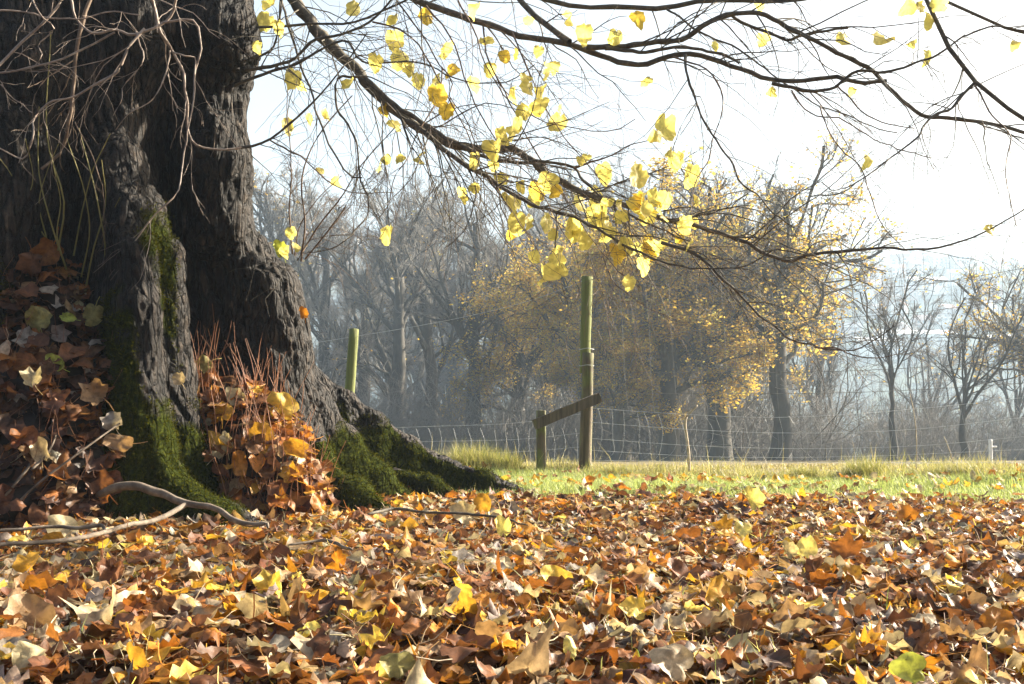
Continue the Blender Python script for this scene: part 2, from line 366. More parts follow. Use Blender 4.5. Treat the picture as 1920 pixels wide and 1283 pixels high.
class Field:
    def __init__(s, lo, hi, h):
        s.o = np.array(lo, float); s.h = h; s.n = np.ceil((np.array(hi) - s.o) / h).astype(int) + 1
        s.D = np.full(s.n, 9.0, np.float32)
    def seg(s, a, b, ra, rb, k=0.1, flare=None):
        a = np.array(a, float); b = np.array(b, float); m = max(ra, rb) + 3 * k + (0 if flare is None else flare * 1.6)
        lo = np.minimum(a, b) - m; hi = np.maximum(a, b) + m
        if flare is not None: lo[2] = -9
        i0 = np.clip(np.floor((lo - s.o) / s.h).astype(int), 0, s.n); i1 = np.clip(np.ceil((hi - s.o) / s.h).astype(int) + 1, 0, s.n)
        if (i1 <= i0).any(): return
        ax = [s.o[j] + s.h * np.arange(i0[j], i1[j]) for j in range(3)]
        X = ax[0][:, None, None].astype(np.float32); Y = ax[1][None, :, None].astype(np.float32); Z = ax[2][None, None, :].astype(np.float32)
        d = b - a
        if flare is None:
            t = ((X - a[0]) * d[0] + (Y - a[1]) * d[1] + (Z - a[2]) * d[2]) / max((d * d).sum(), 1e-9)
        else:
            t = ((X - a[0]) * d[0] + (Y - a[1]) * d[1] + 0 * Z) / max((d[:2] ** 2).sum(), 1e-6)
            if (d[:2] ** 2).sum() < 0.2 * d[2] ** 2: t = ((X - a[0]) * d[0] + (Y - a[1]) * d[1] + (Z - a[2]) * d[2]) / (d * d).sum()
        t = np.clip(t, 0, 1)
        dz = Z - (a[2] + t * d[2]); r = ra + t * (rb - ra)
        if flare is not None:
            r = r + flare * np.clip(-dz, 0, None); dz = np.where(dz < 0, 0, dz)
        dd = np.sqrt((X - a[0] - t * d[0]) ** 2 + (Y - a[1] - t * d[1]) ** 2 + dz ** 2) - r
        sl = tuple(slice(i0[j], i1[j]) for j in range(3)); A = s.D[sl]
        hh = np.clip(0.5 + 0.5 * (A - dd) / k, 0, 1); s.D[sl] = A * (1 - hh) + dd * hh - k * hh * (1 - hh)
    def chain(s, pts, rs_, k=0.1, flare=None):
        for i in range(len(pts) - 1): s.seg(pts[i], pts[i + 1], rs_[i], rs_[i + 1], k, flare)
    def mesh(s): return surface_nets(s.D, s.o, s.h)

def vnormals(V, Q):
    n = np.zeros_like(V); fn = np.cross(V[Q[:, 2]] - V[Q[:, 0]], V[Q[:, 3]] - V[Q[:, 1]])
    for j in range(4):
        for a in range(3): n[:, a] += np.bincount(Q[:, j], fn[:, a], len(V))
    return n / (np.linalg.norm(n, axis=1, keepdims=True) + 1e-12)

# ------------------------------------------------------------------ the old tree
TX, TY = (110 - CX) * 6.15 / F, 6.15
tree = empty('old_lime_tree', (TX, TY, 0))
tag(tree, 'massive old tree with mossy buttress roots and low drooping branches', 'tree')
TO = np.array([TX, TY, 0.0])
fld = Field((-4.6, 4.45, -0.25), (0.35, 7.7, 3.35), 0.0155)
fld.chain([(TX, TY, -0.3), (TX, TY, 1.2), (TX + 0.02, TY, 3.8)], [0.98, 0.96, 0.98], 0.1)
C = lambda L: [P(*q) for q in L]
# ribs on the trunk face
fld.chain(C([(392, -150, 5.72), (388, 120, 5.72), (392, 300, 5.72), (405, 420, 5.75)]), [0.20, 0.20, 0.20, 0.2], 0.10)
fld.chain(C([(60, -150, 5.35), (50, 120, 5.32), (20, 330, 5.28), (-60, 520, 5.1)]), [0.2, 0.22, 0.24, 0.26], 0.2)
fld.chain(C([(250, -150, 5.45), (240, 60, 5.42), (215, 240, 5.38)]), [0.16, 0.16, 0.14], 0.2)
fld.seg(P(408, 20, 5.62), P(415, 70, 5.6), 0.2, 0.22, 0.12)
# front buttress
fld.chain(C([(190, 20, 5.7), (203, 180, 5.45), (222, 300, 5.22), (248, 400, 5.08), (262, 480, 5.0), (256, 570, 4.97), (253, 670, 4.96), (268, 760, 4.98), (290, 850, 5.0), (340, 965, 4.96)]),
          [0.14, 0.12, 0.095, 0.085, 0.085, 0.085, 0.09, 0.10, 0.10, 0.09], 0.06, 0.05)
fld.chain(C([(235, 230, 5.55), (282, 390, 5.34), (312, 480, 5.26), (314, 600, 5.27), (322, 700, 5.26), (348, 800, 5.22), (395, 955, 5.1)]), [0.06, 0.065, 0.07, 0.07, 0.07, 0.07, 0.07], 0.08, 0.05)
fld.chain(C([(292, 730, 4.93), (279, 800, 4.90), (298, 870, 4.88), (345, 950, 4.86)]), [0.035, 0.035, 0.03, 0.03], 0.03)
fld.chain(C([(240, 800, 5.0), (215, 900, 4.95), (240, 985, 4.85)]), [0.12, 0.12, 0.10], 0.12, 0.2)
fld.chain(C([(330, 930, 4.95), (420, 985, 4.85), (490, 1005, 4.8)]), [0.12, 0.08, 0.05], 0.1, 0.3)
# right-hand buttresses
fld.chain(C([(385, 300, 5.95), (412, 400, 5.9), (458, 480, 5.88), (498, 545, 5.86), (518, 620, 5.86), (532, 690, 5.88), (580, 765, 5.95), (640, 835, 6.05), (705, 895, 6.15), (750, 935, 6.2)]),
          [0.12, 0.14, 0.15, 0.15, 0.14, 0.13, 0.12, 0.11, 0.10, 0.07], 0.07, 0.12)
fld.chain(C([(500, 640, 6.75), (575, 712, 6.75), (640, 755, 6.78), (700, 798, 6.8), (765, 845, 6.83), (830, 880, 6.85), (905, 904, 6.8), (1000, 940, 6.7)]),
          [0.12, 0.10, 0.085, 0.08, 0.075, 0.07, 0.07, 0.05], 0.06, 0.40)
fld.chain(C([(545, 780, 5.75), (585, 850, 5.68), (640, 925, 5.55)]), [0.10, 0.09, 0.06], 0.1, 0.3)
fld.chain(C([(610, 935, 5.62), (660, 937, 5.5), (720, 965, 5.4)]), [0.10, 0.10, 0.05], 0.1, 0.2)
fld.chain(C([(740, 900, 6.5), (810, 915, 6.35), (905, 958, 6.2)]), [0.07, 0.05, 0.03], 0.08, 0.3)
# left and rear buttresses
fld.chain(C([(-120, 420, 5.2), (-110, 640, 4.9), (-120, 850, 4.75), (-140, 1000, 4.6)]), [0.25, 0.24, 0.2, 0.15], 0.2, 0.15)
for ang, ln in ((75, 1.5), (120, 1.4), (170, 1.6)):
    a = math.radians(ang); d = np.array([math.cos(a), math.sin(a), 0])
    fld.chain([TO + d * 0.9 + [0, 0, 0.9], TO + d * 1.2 + [0, 0, 0.35], TO + d * (ln) + [0, 0, 0.02]], [0.2, 0.16, 0.08], 0.15, 0.2)
TV, TQ = fld.mesh(); del fld
TN = vnormals(TV, TQ)
# moss: low down, on shoulders, more on the side turned from the sun
rel = TV - TO
root = smooth((0.95 - TV[:, 2]) / 0.6)
ppx = CX + F * TV[:, 0] / TV[:, 1]; ppy = HY - F * (TV[:, 2] - EYE) / TV[:, 1]
def blob(x, y, rx, ry): return np.exp(-((ppx - x) / rx) ** 2 - ((ppy - y) / ry) ** 2)
front = (TN[:, 1] < 0.6)
moss = 0.95 * blob(215, 700, 45, 160) + 1.0 * blob(250, 850, 70, 110) + 0.8 * blob(370, 870, 55, 90) + 0.9 * blob(330, 960, 130, 50) \
     + 0.75 * blob(285, 430, 30, 60) + 0.75 * blob(318, 520, 20, 110) + 1.0 * blob(590, 880, 60, 70) + 1.1 * blob(665, 930, 70, 35) + 0.4 * blob(330, 650, 16, 60) \
     + 0.95 * blob(735, 865, 95, 65) + 0.95 * blob(850, 900, 130, 45) + 0.25 * blob(650, 800, 40, 60) + 0.5 * blob(400, 20, 40, 50) + 0.5 * blob(20, 560, 60, 90)
nm = fbm(TV * np.array([3.0, 3.0, 3.0]), 3)
moss = np.clip(moss, 0, 1.1) + 0.28 * np.clip(fbm(TV * 8.0, 2), -0.8, 0.6) * (moss > 0.15) + 0.25 * root * (nm > 0.1)
top_ = (ppx > 560) & (ppx < 890) & (ppy < 885) & (TN[:, 2] > 0.66)
moss = np.where(top_, moss - 0.75, moss)
moss = np.where(front, moss, root * 0.8 * (nm > -0.2))
# bark ridges as relief
warp = 0.12 * np.stack([perlin(TV * 1.6), perlin(TV * 1.6 + 9), np.zeros(len(TV))], 1)
lean = np.clip((TV[:, 2] - 1.3), -1.2, 0)
sh = np.where(ppx > 130, (ppx - 130) / 300.0, 0) * lean * 0.25
q = (TV + warp) * np.array([19.0, 19.0, 3.4]); q[:, 0] += sh * 19.0
rid = np.clip(np.abs(perlin(q)) / 0.30, 0, 1) ** 0.7 - 0.6; rid2 = np.clip(np.abs(perlin(q * np.array([1.9, 1.9, 2.6]) + 5)) / 0.32, 0, 1) - 0.6
lump = fbm(TV * 2.1, 3)
mfac = np.clip(moss * 1.3 - 0.2, 0, 1)
disp = (0.017 * rid + 0.008 * rid2) * (1 - 0.75 * mfac) + 0.035 * lump * (1 - 0.6 * root) + 0.012 * mfac * fbm(TV * 14, 2)
TV2 = TV + TN * disp[:, None]
keep = TV2[:, 2] < 3.28
trunk = obj('trunk', mesh('trunk', TV2 - TO, TQ, M_BARK, True, attrs={'moss': moss, 'ridge': np.clip(0.5 + rid * 0.6 + rid2 * 0.35, 0, 1)}), tree)
# moss tufts standing off the mossy bark
sel = np.where((moss + 0.3 * nm > 0.40) & (TN[:, 1] < 0.5) & (TV2[:, 2] < 2.4) & (ppx > -150) & (ppx < 1010))[0]
cnt = 34000; pick = RS.choice(sel, cnt); base = TV2[pick] + RS.normal(0, 0.006, (cnt, 3))
d = TN[pick] + RS.normal(0, 0.6, (cnt, 3)) + np.array([0, 0, 0.25]); d /= np.linalg.norm(d, axis=1, keepdims=True)
sdv = np.cross(d, RS.normal(size=(cnt, 3))); sdv /= np.linalg.norm(sdv, axis=1, keepdims=True)
hgt = RS.uniform(0.008, 0.020, (cnt, 1)); w = RS.uniform(0.0020, 0.0042, (cnt, 1))
Vm = np.stack([base - sdv * w, base + sdv * w, base + d * hgt], 1).reshape(-1, 3)
mc = np.array([[0.037, 0.039, 0.005]]) * RS.uniform(0.35, 2.2, (cnt, 1)) * np.array([[1.0, 1.0, 1.0]]) + RS.uniform(0, 0.03, (cnt, 1)) * np.array([[1, 0.75, 0]])
mo = obj('moss', mesh('moss', Vm - TO, np.arange(cnt * 3).reshape(-1, 3), M_MOSS, False, np.repeat(mc, 3, 0)), tree); tag(mo, kind='stuff')
# the trunk above the picture
up = resample([(TX + 0.02, TY, 3.1), (TX + 0.05, TY, 4.2), (TX + 0.1, TY + 0.05, 5.6), (TX, TY, 7.5)], 24)
rr = np.linspace(1.02, 0.55, 24) * (1 + 0.04 * np.sin(np.arange(24)))
v, qd = tubes(up[None], rr[None], 40)
v += 0.05 * fbm(v * np.array([6, 6, 0.8]), 3)[:, None] * (v - np.repeat(up, 40, 0))
obj('upper_trunk', mesh('upper_trunk', v - TO, qd, M_BARK, True, attrs={'moss': np.zeros(len(v)), 'ridge': np.full(len(v), 0.5)}), tree)

# ------------------------------------------------------------------ leaf shapes
def outline(kind, n):
    t = np.arange(n) * 2 * math.pi / n - math.pi / 2        # starts at the stalk
    if kind == 'lime':
        r = 0.5 * (1 + 0.10 * np.sin(t) ** 3 + 0.16 * np.exp(-((t - math.pi / 2) / 0.28) ** 2)) 
        r[0] *= 0.72; x = 0.93 * r * np.cos(t); y = r * np.sin(t)
    elif kind == 'maple':
        r = np.full(n, 0.31)
        for a, l in ((90, 0.27), (36, 0.23), (144, 0.23), (-20, 0.13), (200, 0.13)):
            da = (np.degrees(t) - a + 180) % 360 - 180; r = np.maximum(r, 0.31 + l * np.exp(-(da / 20.0) ** 2))
        r[0] *= 0.7; x = r * np.cos(t); y = r * np.sin(t)
    elif kind == 'oak':
        x = 0.30 * np.cos(t) * (1 + 0.28 * np.sin(6.5 * np.sin(t) * 1.9)); y = 0.62 * np.sin(t)
    else:                                                    # beech-like oval
        x = 0.36 * np.cos(t); y = 0.58 * np.sin(t) + 0.06 * np.exp(-((t - math.pi / 2) / 0.25) ** 2)
    return np.stack([x, y], 1)
def leaf_geo(kind, rs, n=18, curl=0.5, fold=0.2, crumple=0.08, stalk=True):
    o = outline(kind, n); o = o * rs.uniform(0.86, 1.08, (n, 1))
    mid = o * 0.52
    p2 = np.concatenate([[[0, 0]], mid, o]); x, y = p2[:, 0], p2[:, 1]
    a, b_, c = rs.normal(0, curl, 3); f = rs.normal(0, fold)
    z = a * x * x * 2 + b_ * y * y * 1.6 + c * x * y + f * np.abs(x)
    ph = rs.uniform(0, 6.28, 4)
    z = z + crumple * (np.sin(9 * x + ph[0]) * np.sin(7 * y + ph[1]) + 0.7 * np.sin(14 * y + ph[2] + 4 * x))
    rim = np.concatenate([[0], np.zeros(n), np.ones(n)]); z = z + rim * crumple * rs.normal(0, 1.1, len(x))
    V = np.stack([x, y, z], 1)
    # a roll about the midrib or across it
    k = abs(rs.normal(0, curl * 1.5)); th = x * k * 2; V[:, 0] = np.where(abs(k) > 0.05, np.sin(th) / (2 * k + 1e-6), x); V[:, 2] += (1 - np.cos(th)) / (2 * k + 1e-6) if k > 0.05 else 0
    T = []
    for i in range(n):
        j = (i + 1) % n
        T.append((0, 1 + i, 1 + j)); T.append((1 + i, 1 + n + i, 1 + n + j)); T.append((1 + i, 1 + n + j, 1 + j))
    sh = np.concatenate([[1.15], rs.uniform(0.88, 1.08, n), rs.uniform(0.62, 1.08, n)])
    if stalk:
        b0 = V[1 + n]; m = len(V); bend = rs.normal(0, 0.18, 2); w = 0.013
        e1 = b0 + np.array([bend[0] * 0.5, -0.26, bend[1] * 0.3 + 0.03]); e2 = b0 + np.array([bend[0] * 1.4, -0.5, bend[1]])
        V = np.concatenate([V, [b0 + [-w, 0.02, 0], b0 + [w, 0.02, 0.004], e1 + [-w, 0, 0], e1 + [w, 0, 0.006], e2 + [-w, 0, 0], e2 + [w, 0, 0.006]]])
        T += [(m, m + 1, m + 3), (m, m + 3, m + 2), (m + 2, m + 3, m + 5), (m + 2, m + 5, m + 4)]
        sh = np.concatenate([sh, np.full(6, 1.25)])
    return V, np.array(T), sh
PAL = {  # dry-leaf colours
    'brown': (0.20, 0.085, 0.036), 'dark': (0.095, 0.045, 0.026), 'russet': (0.32, 0.125, 0.030), 'orange': (0.52, 0.22, 0.028),
    'gold': (0.64, 0.36, 0.045), 'yellow': (0.80, 0.58, 0.10), 'tan': (0.40, 0.25, 0.125), 'pale': (0.56, 0.45, 0.29), 'grey': (0.36, 0.31, 0.25),
    'cream': (0.62, 0.52, 0.30), 'olive': (0.33, 0.29, 0.09), 'lime': (0.50, 0.56, 0.10), 'lemon': (0.90, 0.80, 0.26)}
PN = ['brown', 'dark', 'russet', 'orange', 'gold', 'yellow', 'tan', 'pale', 'grey']
PW = np.array([0.215, 0.08, 0.15, 0.115, 0.07, 0.035, 0.17, 0.11, 0.10]); PW /= PW.sum()
KINDS = ['maple', 'lime', 'maple', 'oval', 'oak']
GEO_HI = [leaf_geo(KINDS[i % 4], RS, 20, 0.42, 0.25, 0.06) for i in range(28)]
GEO_LO = [leaf_geo(KINDS[i % 4], RS, 12, 0.42, 0.25, 0.06) for i in range(28)]
def rot_batch(n, tilt, rs, up=None):
    """random frames: yaw free, tilted by ~tilt radians"""
    yaw = rs.uniform(0, 2 * math.pi, n); az = rs.uniform(0, 2 * math.pi, n); tl = np.abs(rs.normal(0, tilt, n))
    flip = rs.rand(n) < 0.45
    nrm = np.stack([np.sin(tl) * np.cos(az), np.sin(tl) * np.sin(az), np.cos(tl)], 1)
    if up is not None: nrm = nrm + up; nrm /= np.linalg.norm(nrm, axis=1, keepdims=True)
    r = np.stack([np.cos(yaw), np.sin(yaw), np.zeros(n)], 1); r -= (r * nrm).sum(1, keepdims=True) * nrm; r /= np.linalg.norm(r, axis=1, keepdims=True)
    nrm = np.where(flip[:, None], -nrm, nrm)
    return np.stack([r, np.cross(nrm, r), nrm], 2)
def scatter(soup, geos, pos, size, R, colr, rs):
    gi = rs.randint(0, len(geos), len(pos))
    for g in range(len(geos)):
        s = np.where(gi == g)[0]
        if not len(s): continue
        v, t, sh = geos[g]
        W = np.einsum('mij,vj->mvi', R[s], v) * size[s][:, None, None] + pos[s][:, None, :]
        Tt = (t[None] + (np.arange(len(s)) * len(v))[:, None, None]).reshape(-1, 3)
        cc = np.clip(colr[s][:, None, :] * sh[None, :, None], 0, 0.95)
        soup.add(W.reshape(-1, 3), None, Tt, cc.reshape(-1, 3))
def pal_cols(n, rs, names=PN, w=PW):
    c = np.array([PAL[k] for k in names])[rs.choice(len(names), n, p=w)]
    return c * rs.uniform(0.72, 1.25, (n, 1)) * rs.uniform(0.92, 1.08, (n, 3))

# ------------------------------------------------------------------ leaf litter
litter = Soup()
def litter_zone(n, y0, y1, geos, smin, smax):
    y = np.sqrt(RS.uniform(y0 ** 2, y1 ** 2, n)); x = RS.uniform(-0.62, 0.62, n) * y + RS.normal(0, 0.1, n)
    d = np.sqrt((x + 2.6) ** 2 + (y - 6.1) ** 2); k = d > 0.9; x, y = x[k], y[k]; n = len(x)
    pos = np.stack([x, y, gz(x, y) + RS.uniform(-0.015, 0.045, n) + 0.02 * fbm(np.stack([x * 3, y * 3, 0 * x], 1), 2)], 1)
    size = RS.uniform(smin, smax, n) * np.where(RS.rand(n) < 0.12, 1.35, 1.0)
    scatter(litter, geos, pos, size, rot_batch(n, 0.40, RS), pal_cols(n, RS), RS)
litter_zone(4200, 1.5, 3.2, GEO_HI, 0.045, 0.092)
litter_zone(14500, 3.2, 6.1, GEO_LO, 0.042, 0.086)
litter_zone(650, 6.0, 6.75, GEO_LO, 0.05, 0.095)
# a thinning fringe on the turf, and the rest of the ground around
n = 420; y = RS.uniform(6.9, 9.0, n) ** 1.0; x = RS.uniform(-0.6, 0.6, n) * y
scatter(litter, GEO_LO, np.stack([x, y, gz(x, y) + 0.03], 1), RS.uniform(0.05, 0.10, n), rot_batch(n, 0.6, RS), pal_cols(n, RS, ['gold', 'yellow', 'russet', 'pale', 'orange'], np.array([.25, .25, .2, .15, .15])), RS)
n = 1600; y = RS.uniform(4.0, 6.3, n); x = RS.uniform(-2.0, 0.1, n)
scatter(litter, GEO_LO, np.stack([x, y, gz(x, y) + RS.uniform(0.0, 0.05, n)], 1), RS.uniform(0.06, 0.11, n), rot_batch(n, 0.6, RS), pal_cols(n, RS), RS)
lo = obj('leaf_litter', litter.mesh('leaf_litter', M_LITTER)); tag(lo, 'thick carpet of brown and orange fallen leaves', 'leaf litter', kind='stuff')

# loose stalks and twig bits among the leaves
sk = Soup(); n = 1500; y = np.sqrt(RS.uniform(2.0 ** 2, 6.4 ** 2, n)); x = RS.uniform(-0.58, 0.58, n) * y; az = RS.uniform(0, 6.28, n); ln = RS.uniform(0.03, 0.10, n); el = RS.normal(0.15, 0.4, n)
d_ = np.stack([np.cos(az) * np.cos(el), np.sin(az) * np.cos(el), np.sin(el)], 1); b0 = np.stack([x, y, gz(x, y) + RS.uniform(0.03, 0.065, n)], 1)
pl = np.stack([b0 - d_ * ln[:, None] * 0.5, b0 + RS.normal(0, 0.006, (n, 3)), b0 + d_ * ln[:, None] * 0.5], 1)
v, q_ = tubes(pl, RS.uniform(0.0007, 0.0017, (n, 1)) * np.ones((1, 3)), 4)
sk.add(v, q_, None, np.repeat(pal_cols(n, RS, ['pale', 'tan', 'brown', 'orange'], np.array([.4, .3, .2, .1])), 12, 0))
tag(obj('leaf_stalks', sk.mesh('leaf_stalks', M_LITTER)), 'loose leaf stalks and twig bits strewn over the leaf carpet', 'leaf stalks', kind='stuff')

# the 300 leaves that show largest: objects of their own
LMESH = {}
def leaf_obj(geos, gi, colname, shade, pos, size, R, label, cat='leaf', group=None, name='fallen_leaf', mat=None, parent=None, tilt=None):
    key = (id(geos), gi, colname, shade, (mat or M_LITTER).name)
    if key not in LMESH:
        v, t, sh = geos[gi]; c = np.array(PAL[colname])[None] * sh[:, None] * shade
        LMESH[key] = mesh(name, v, t, mat or M_LITTER, True, np.clip(c, 0, 0.95))
    o = obj(name, LMESH[key], parent)
    M = Matrix([[*(R[i] * size), pos[i]] for i in range(3)] + [[0, 0, 0, 1]])
    if parent is not None:
        M = parent_inv(parent) @ M
    o.matrix_basis = M
    if label: tag(o, label, cat, group)
    return o
def parent_inv(p):
    return Matrix.Translation(-Vector(p.location)) if p.parent is None else Matrix.Translation(-Vector(p.location) - Vector(p.parent.location))
def face_cam(yaw, pitch, roll):
    """frame whose normal looks back at the viewer, leaning by pitch; leaf tip turned by roll in its own plane"""
    n_ = np.array([math.sin(yaw) * math.cos(pitch), -math.cos(yaw) * math.cos(pitch), math.sin(pitch)])
    r_ = np.cross([0, 0, 1.0], n_); r_ /= np.linalg.norm(r_); u_ = np.cross(n_, r_)
    c, s = math.cos(roll), math.sin(roll)
    return np.stack([r_ * c + u_ * s, -r_ * s + u_ * c, n_], 1)
def gpos(px, py, lift=0.05):
    Y = (EYE - lift) * F / (py - HY); return P(px, py, Y)
COLW = {'brown': 'brown', 'dark': 'dark brown', 'russet': 'russet', 'orange': 'orange', 'gold': 'golden', 'yellow': 'yellow', 'tan': 'tan', 'pale': 'pale buff', 'grey': 'greyish'}
KW = {'maple': 'lobed', 'lime': 'heart-shaped', 'oval': 'oval', 'oak': 'wavy-edged'}
cnt = 0; RL = np.random.RandomState(21)
cols_i = RL.choice(len(PN), 262, p=PW)
yy_ = np.sort(np.sqrt(RL.uniform(2.1 ** 2, 3.5 ** 2, 262)))
for k in range(262):
    y = yy_[k]; x = RL.uniform(-0.49, 0.49) * y; gi = RL.randint(0, 28); cn = PN[cols_i[k]]
    R = rot_batch(1, 0.48, RL)[0]
    leaf_obj(GEO_HI, gi, cn, [0.8, 1.0, 1.15][RL.randint(3)], np.array([x, y, float(gz(x, y)) + RL.uniform(0.045, 0.065)]), RL.uniform(0.06, 0.104), R,
             'curled %s %s leaf lying on top of the leaf carpet' % (COLW[cn], KW[KINDS[gi % 4]]), 'leaf', 'fallen leaves on top of the carpet')
# leaves that stand out in the photograph
NOTE = [
 (505, 1102, 62, 'maple', 'yellow', 0.1, 0.3, 0.3, 'bright yellow lobed leaf standing upright on the carpet before the fallen branch'),
 (870, 962, 46, 'lime', 'cream', 0.4, 0.2, 1.2, 'pale cream leaf with a gold edge standing on end by the thin mossy stick'),
 (908, 946, 36, 'lime', 'gold', -0.3, 0.2, 0.2, 'golden round leaf standing on end behind the pale cream one'),
 (941, 992, 40, 'lime', 'lemon', 0.2, 0.7, 0.1, 'smooth lemon rounded leaf arched on the carpet'),
 (1478, 1034, 34, 'lime', 'cream', 0.2, 0.4, 0.4, 'small round cream leaf tilted up beside a lemon one'),
 (1512, 1030, 42, 'lime', 'lemon', -0.2, 0.5, -0.3, 'lemon round leaf tilted up beside a small cream one'),
 (1700, 968, 50, 'maple', 'orange', 0.1, 0.15, 0.6, 'tawny orange lobed leaf standing upright near the turf edge'),
 (1395, 994, 32, 'lime', 'lemon', 0.0, 0.5, 0.9, 'small lemon leaf lying beside a folded golden leaf'),
 (1358, 990, 46, 'maple', 'gold', 0.5, 0.3, 1.1, 'folded golden leaf leaning up beside a small lemon leaf'),
 (1410, 938, 44, 'lime', 'lemon', 0.2, 0.3, 0.4, 'glowing pale yellow leaf standing at the edge of the turf'),
 (1308, 922, 18, 'oval', 'lemon', 0.3, 0.1, 0.1, 'slim yellow leaf upright in the turf edge'),
 (60, 1160, 88, 'lime', 'tan', 0.4, 0.4, 0.5, 'broad tan and yellow leaf leaning up close to the trunk shadow'),
 (150, 1115, 40, 'maple', 'gold', 0.2, 0.4, 0.5, 'small golden lobed leaf upright beside the broad tan leaf'),
 (55, 1060, 56, 'maple', 'gold', -0.2, 0.4, 0.0, 'golden three-pointed leaf below the fallen branch'),
 (585, 1180, 36, 'oval', 'lemon', 0.2, 0.6, 1.2, 'small lemon leaf flat on the brown carpet'),
 (890, 1160, 44, 'lime', 'yellow', -0.2, 0.6, 0.5, 'arched yellow leaf in the middle of the brown carpet'),
 (1070, 1212, 34, 'oval', 'lemon', 0.2, 0.4, 0.2, 'small upright yellow leaf with a pointed tip'),
 (1190, 1142, 50, 'lime', 'yellow', 0.4, 0.6, 1.3, 'glossy yellow leaf curling over a dark hollow'),
 (1265, 1240, 78, 'lime', 'pale', 0.3, 0.6, 0.9, 'large crumpled cream leaf with yellow rim'),
 (1708, 1252, 62, 'lime', 'lime', -0.2, 0.5, 1.4, 'lime green leaf lying on the brown carpet'),
 (745, 1243, 66, 'lime', 'olive', 0.2, 0.8, 0.7, 'large flat olive leaf with dark speckles'),
 (1345, 1118, 66, 'lime', 'gold', 0.5, 0.4, -0.6, 'amber leaf with a yellow half curled upright'),
 (640, 1108, 50, 'oval', 'pale', 0.3, 0.5, 0.8, 'buff oval leaf folded like a tent'),
 (55, 1232, 60, 'lime', 'cream', 0.2, 0.7, 0.6, 'broad ivory leaf lying beside the frame of brown leaves'),
 (1045, 1085, 54, 'oval', 'yellow', 0.1, 0.4, 1.2, 'long yellow leaf folded along its rib'),
 (600, 916, 42, 'lime', 'yellow', 0.1, 0.3, 0.7, 'yellow leaf lying at the foot of the red shoots'),
 (618, 893, 38, 'lime', 'lime', 0.0, 0.2, 0.3, 'pale green leaf against the mossy root'),
 (1590, 1035, 66, 'maple', 'russet', 0.0, 0.4, 1.0, 'wide russet leaf arched over the carpet'),
 (165, 935, 44, 'oval', 'cream', 0.3, 0.4, 0.5, 'pale oval leaf resting against the fallen branch fork'),
 (120, 992, 56, 'lime', 'cream', 0.3, 0.5, 0.9, 'pale yellow leaf lying under the fallen branch'),
]
for (px, py, sz, kd, cn, yw, pt, rl, lb) in NOTE:
    gi = [g for g in range(28) if KINDS[g % 4] == kd]; gi = gi[RL.randint(len(gi))]
    p_ = gpos(px, py, 0.075); leaf_obj(GEO_HI, gi, cn, 1.0, p_, sz * 1.08 * p_[1] / F, face_cam(yw, pt, rl), lb, 'leaf')

# ------------------------------------------------------------------ leaf piles caught between the roots
def pile(name, pts, rads, lo, hi, nleaf, names, w, label, upd):
    f = Field(lo, hi, 0.03); f.chain(pts, rads, 0.1)
    Vp, Qp = f.mesh(); Np = vnormals(Vp, Qp); Vp = Vp + Np * (0.05 * fbm(Vp * 5, 3))[:, None]
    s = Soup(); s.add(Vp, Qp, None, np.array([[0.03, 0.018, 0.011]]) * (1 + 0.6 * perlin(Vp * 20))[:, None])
    c = np.where(Np[:, 1] < 0.35)[0]; i = c[RS.randint(0, len(c), nleaf)]
    pos = Vp[i] + Np[i] * RS.uniform(0.0, 0.05, (nleaf, 1)) + RS.normal(0, 0.02, (nleaf, 3))
    R = rot_batch(nleaf, 0.9, RS, Np[i] * 0.8 + np.array(upd))
    scatter(s, GEO_LO, pos, RS.uniform(0.06, 0.12, nleaf), R, pal_cols(nleaf, RS, names, w), RS)
    o = obj(name, s.mesh(name, M_LITTER)); tag(o, label, 'leaf pile', kind='stuff'); return Vp, Np
shade_mix = ['brown', 'dark', 'russet', 'tan', 'grey', 'pale']  # left heap: darker leaf mix, the shade of the hollow put into the colours
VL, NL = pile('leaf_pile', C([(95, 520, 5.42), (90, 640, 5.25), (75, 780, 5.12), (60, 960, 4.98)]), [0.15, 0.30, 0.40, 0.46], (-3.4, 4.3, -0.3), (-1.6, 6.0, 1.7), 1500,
     shade_mix, np.array([.36, .36, .14, .08, .03, .03]), 'brown leaves, coloured darker for shade, heaped in the hollow left of the front root', (0, -0.4, 0.3))
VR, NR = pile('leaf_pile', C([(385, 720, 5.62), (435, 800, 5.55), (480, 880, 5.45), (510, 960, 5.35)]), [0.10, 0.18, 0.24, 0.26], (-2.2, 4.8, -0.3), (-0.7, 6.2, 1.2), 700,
     ['brown', 'russet', 'orange', 'gold', 'pale', 'tan'], np.array([.22, .32, .2, .12, .06, .08]), 'sunlit russet leaves heaped between the two big roots', (0, -0.4, 0.3))
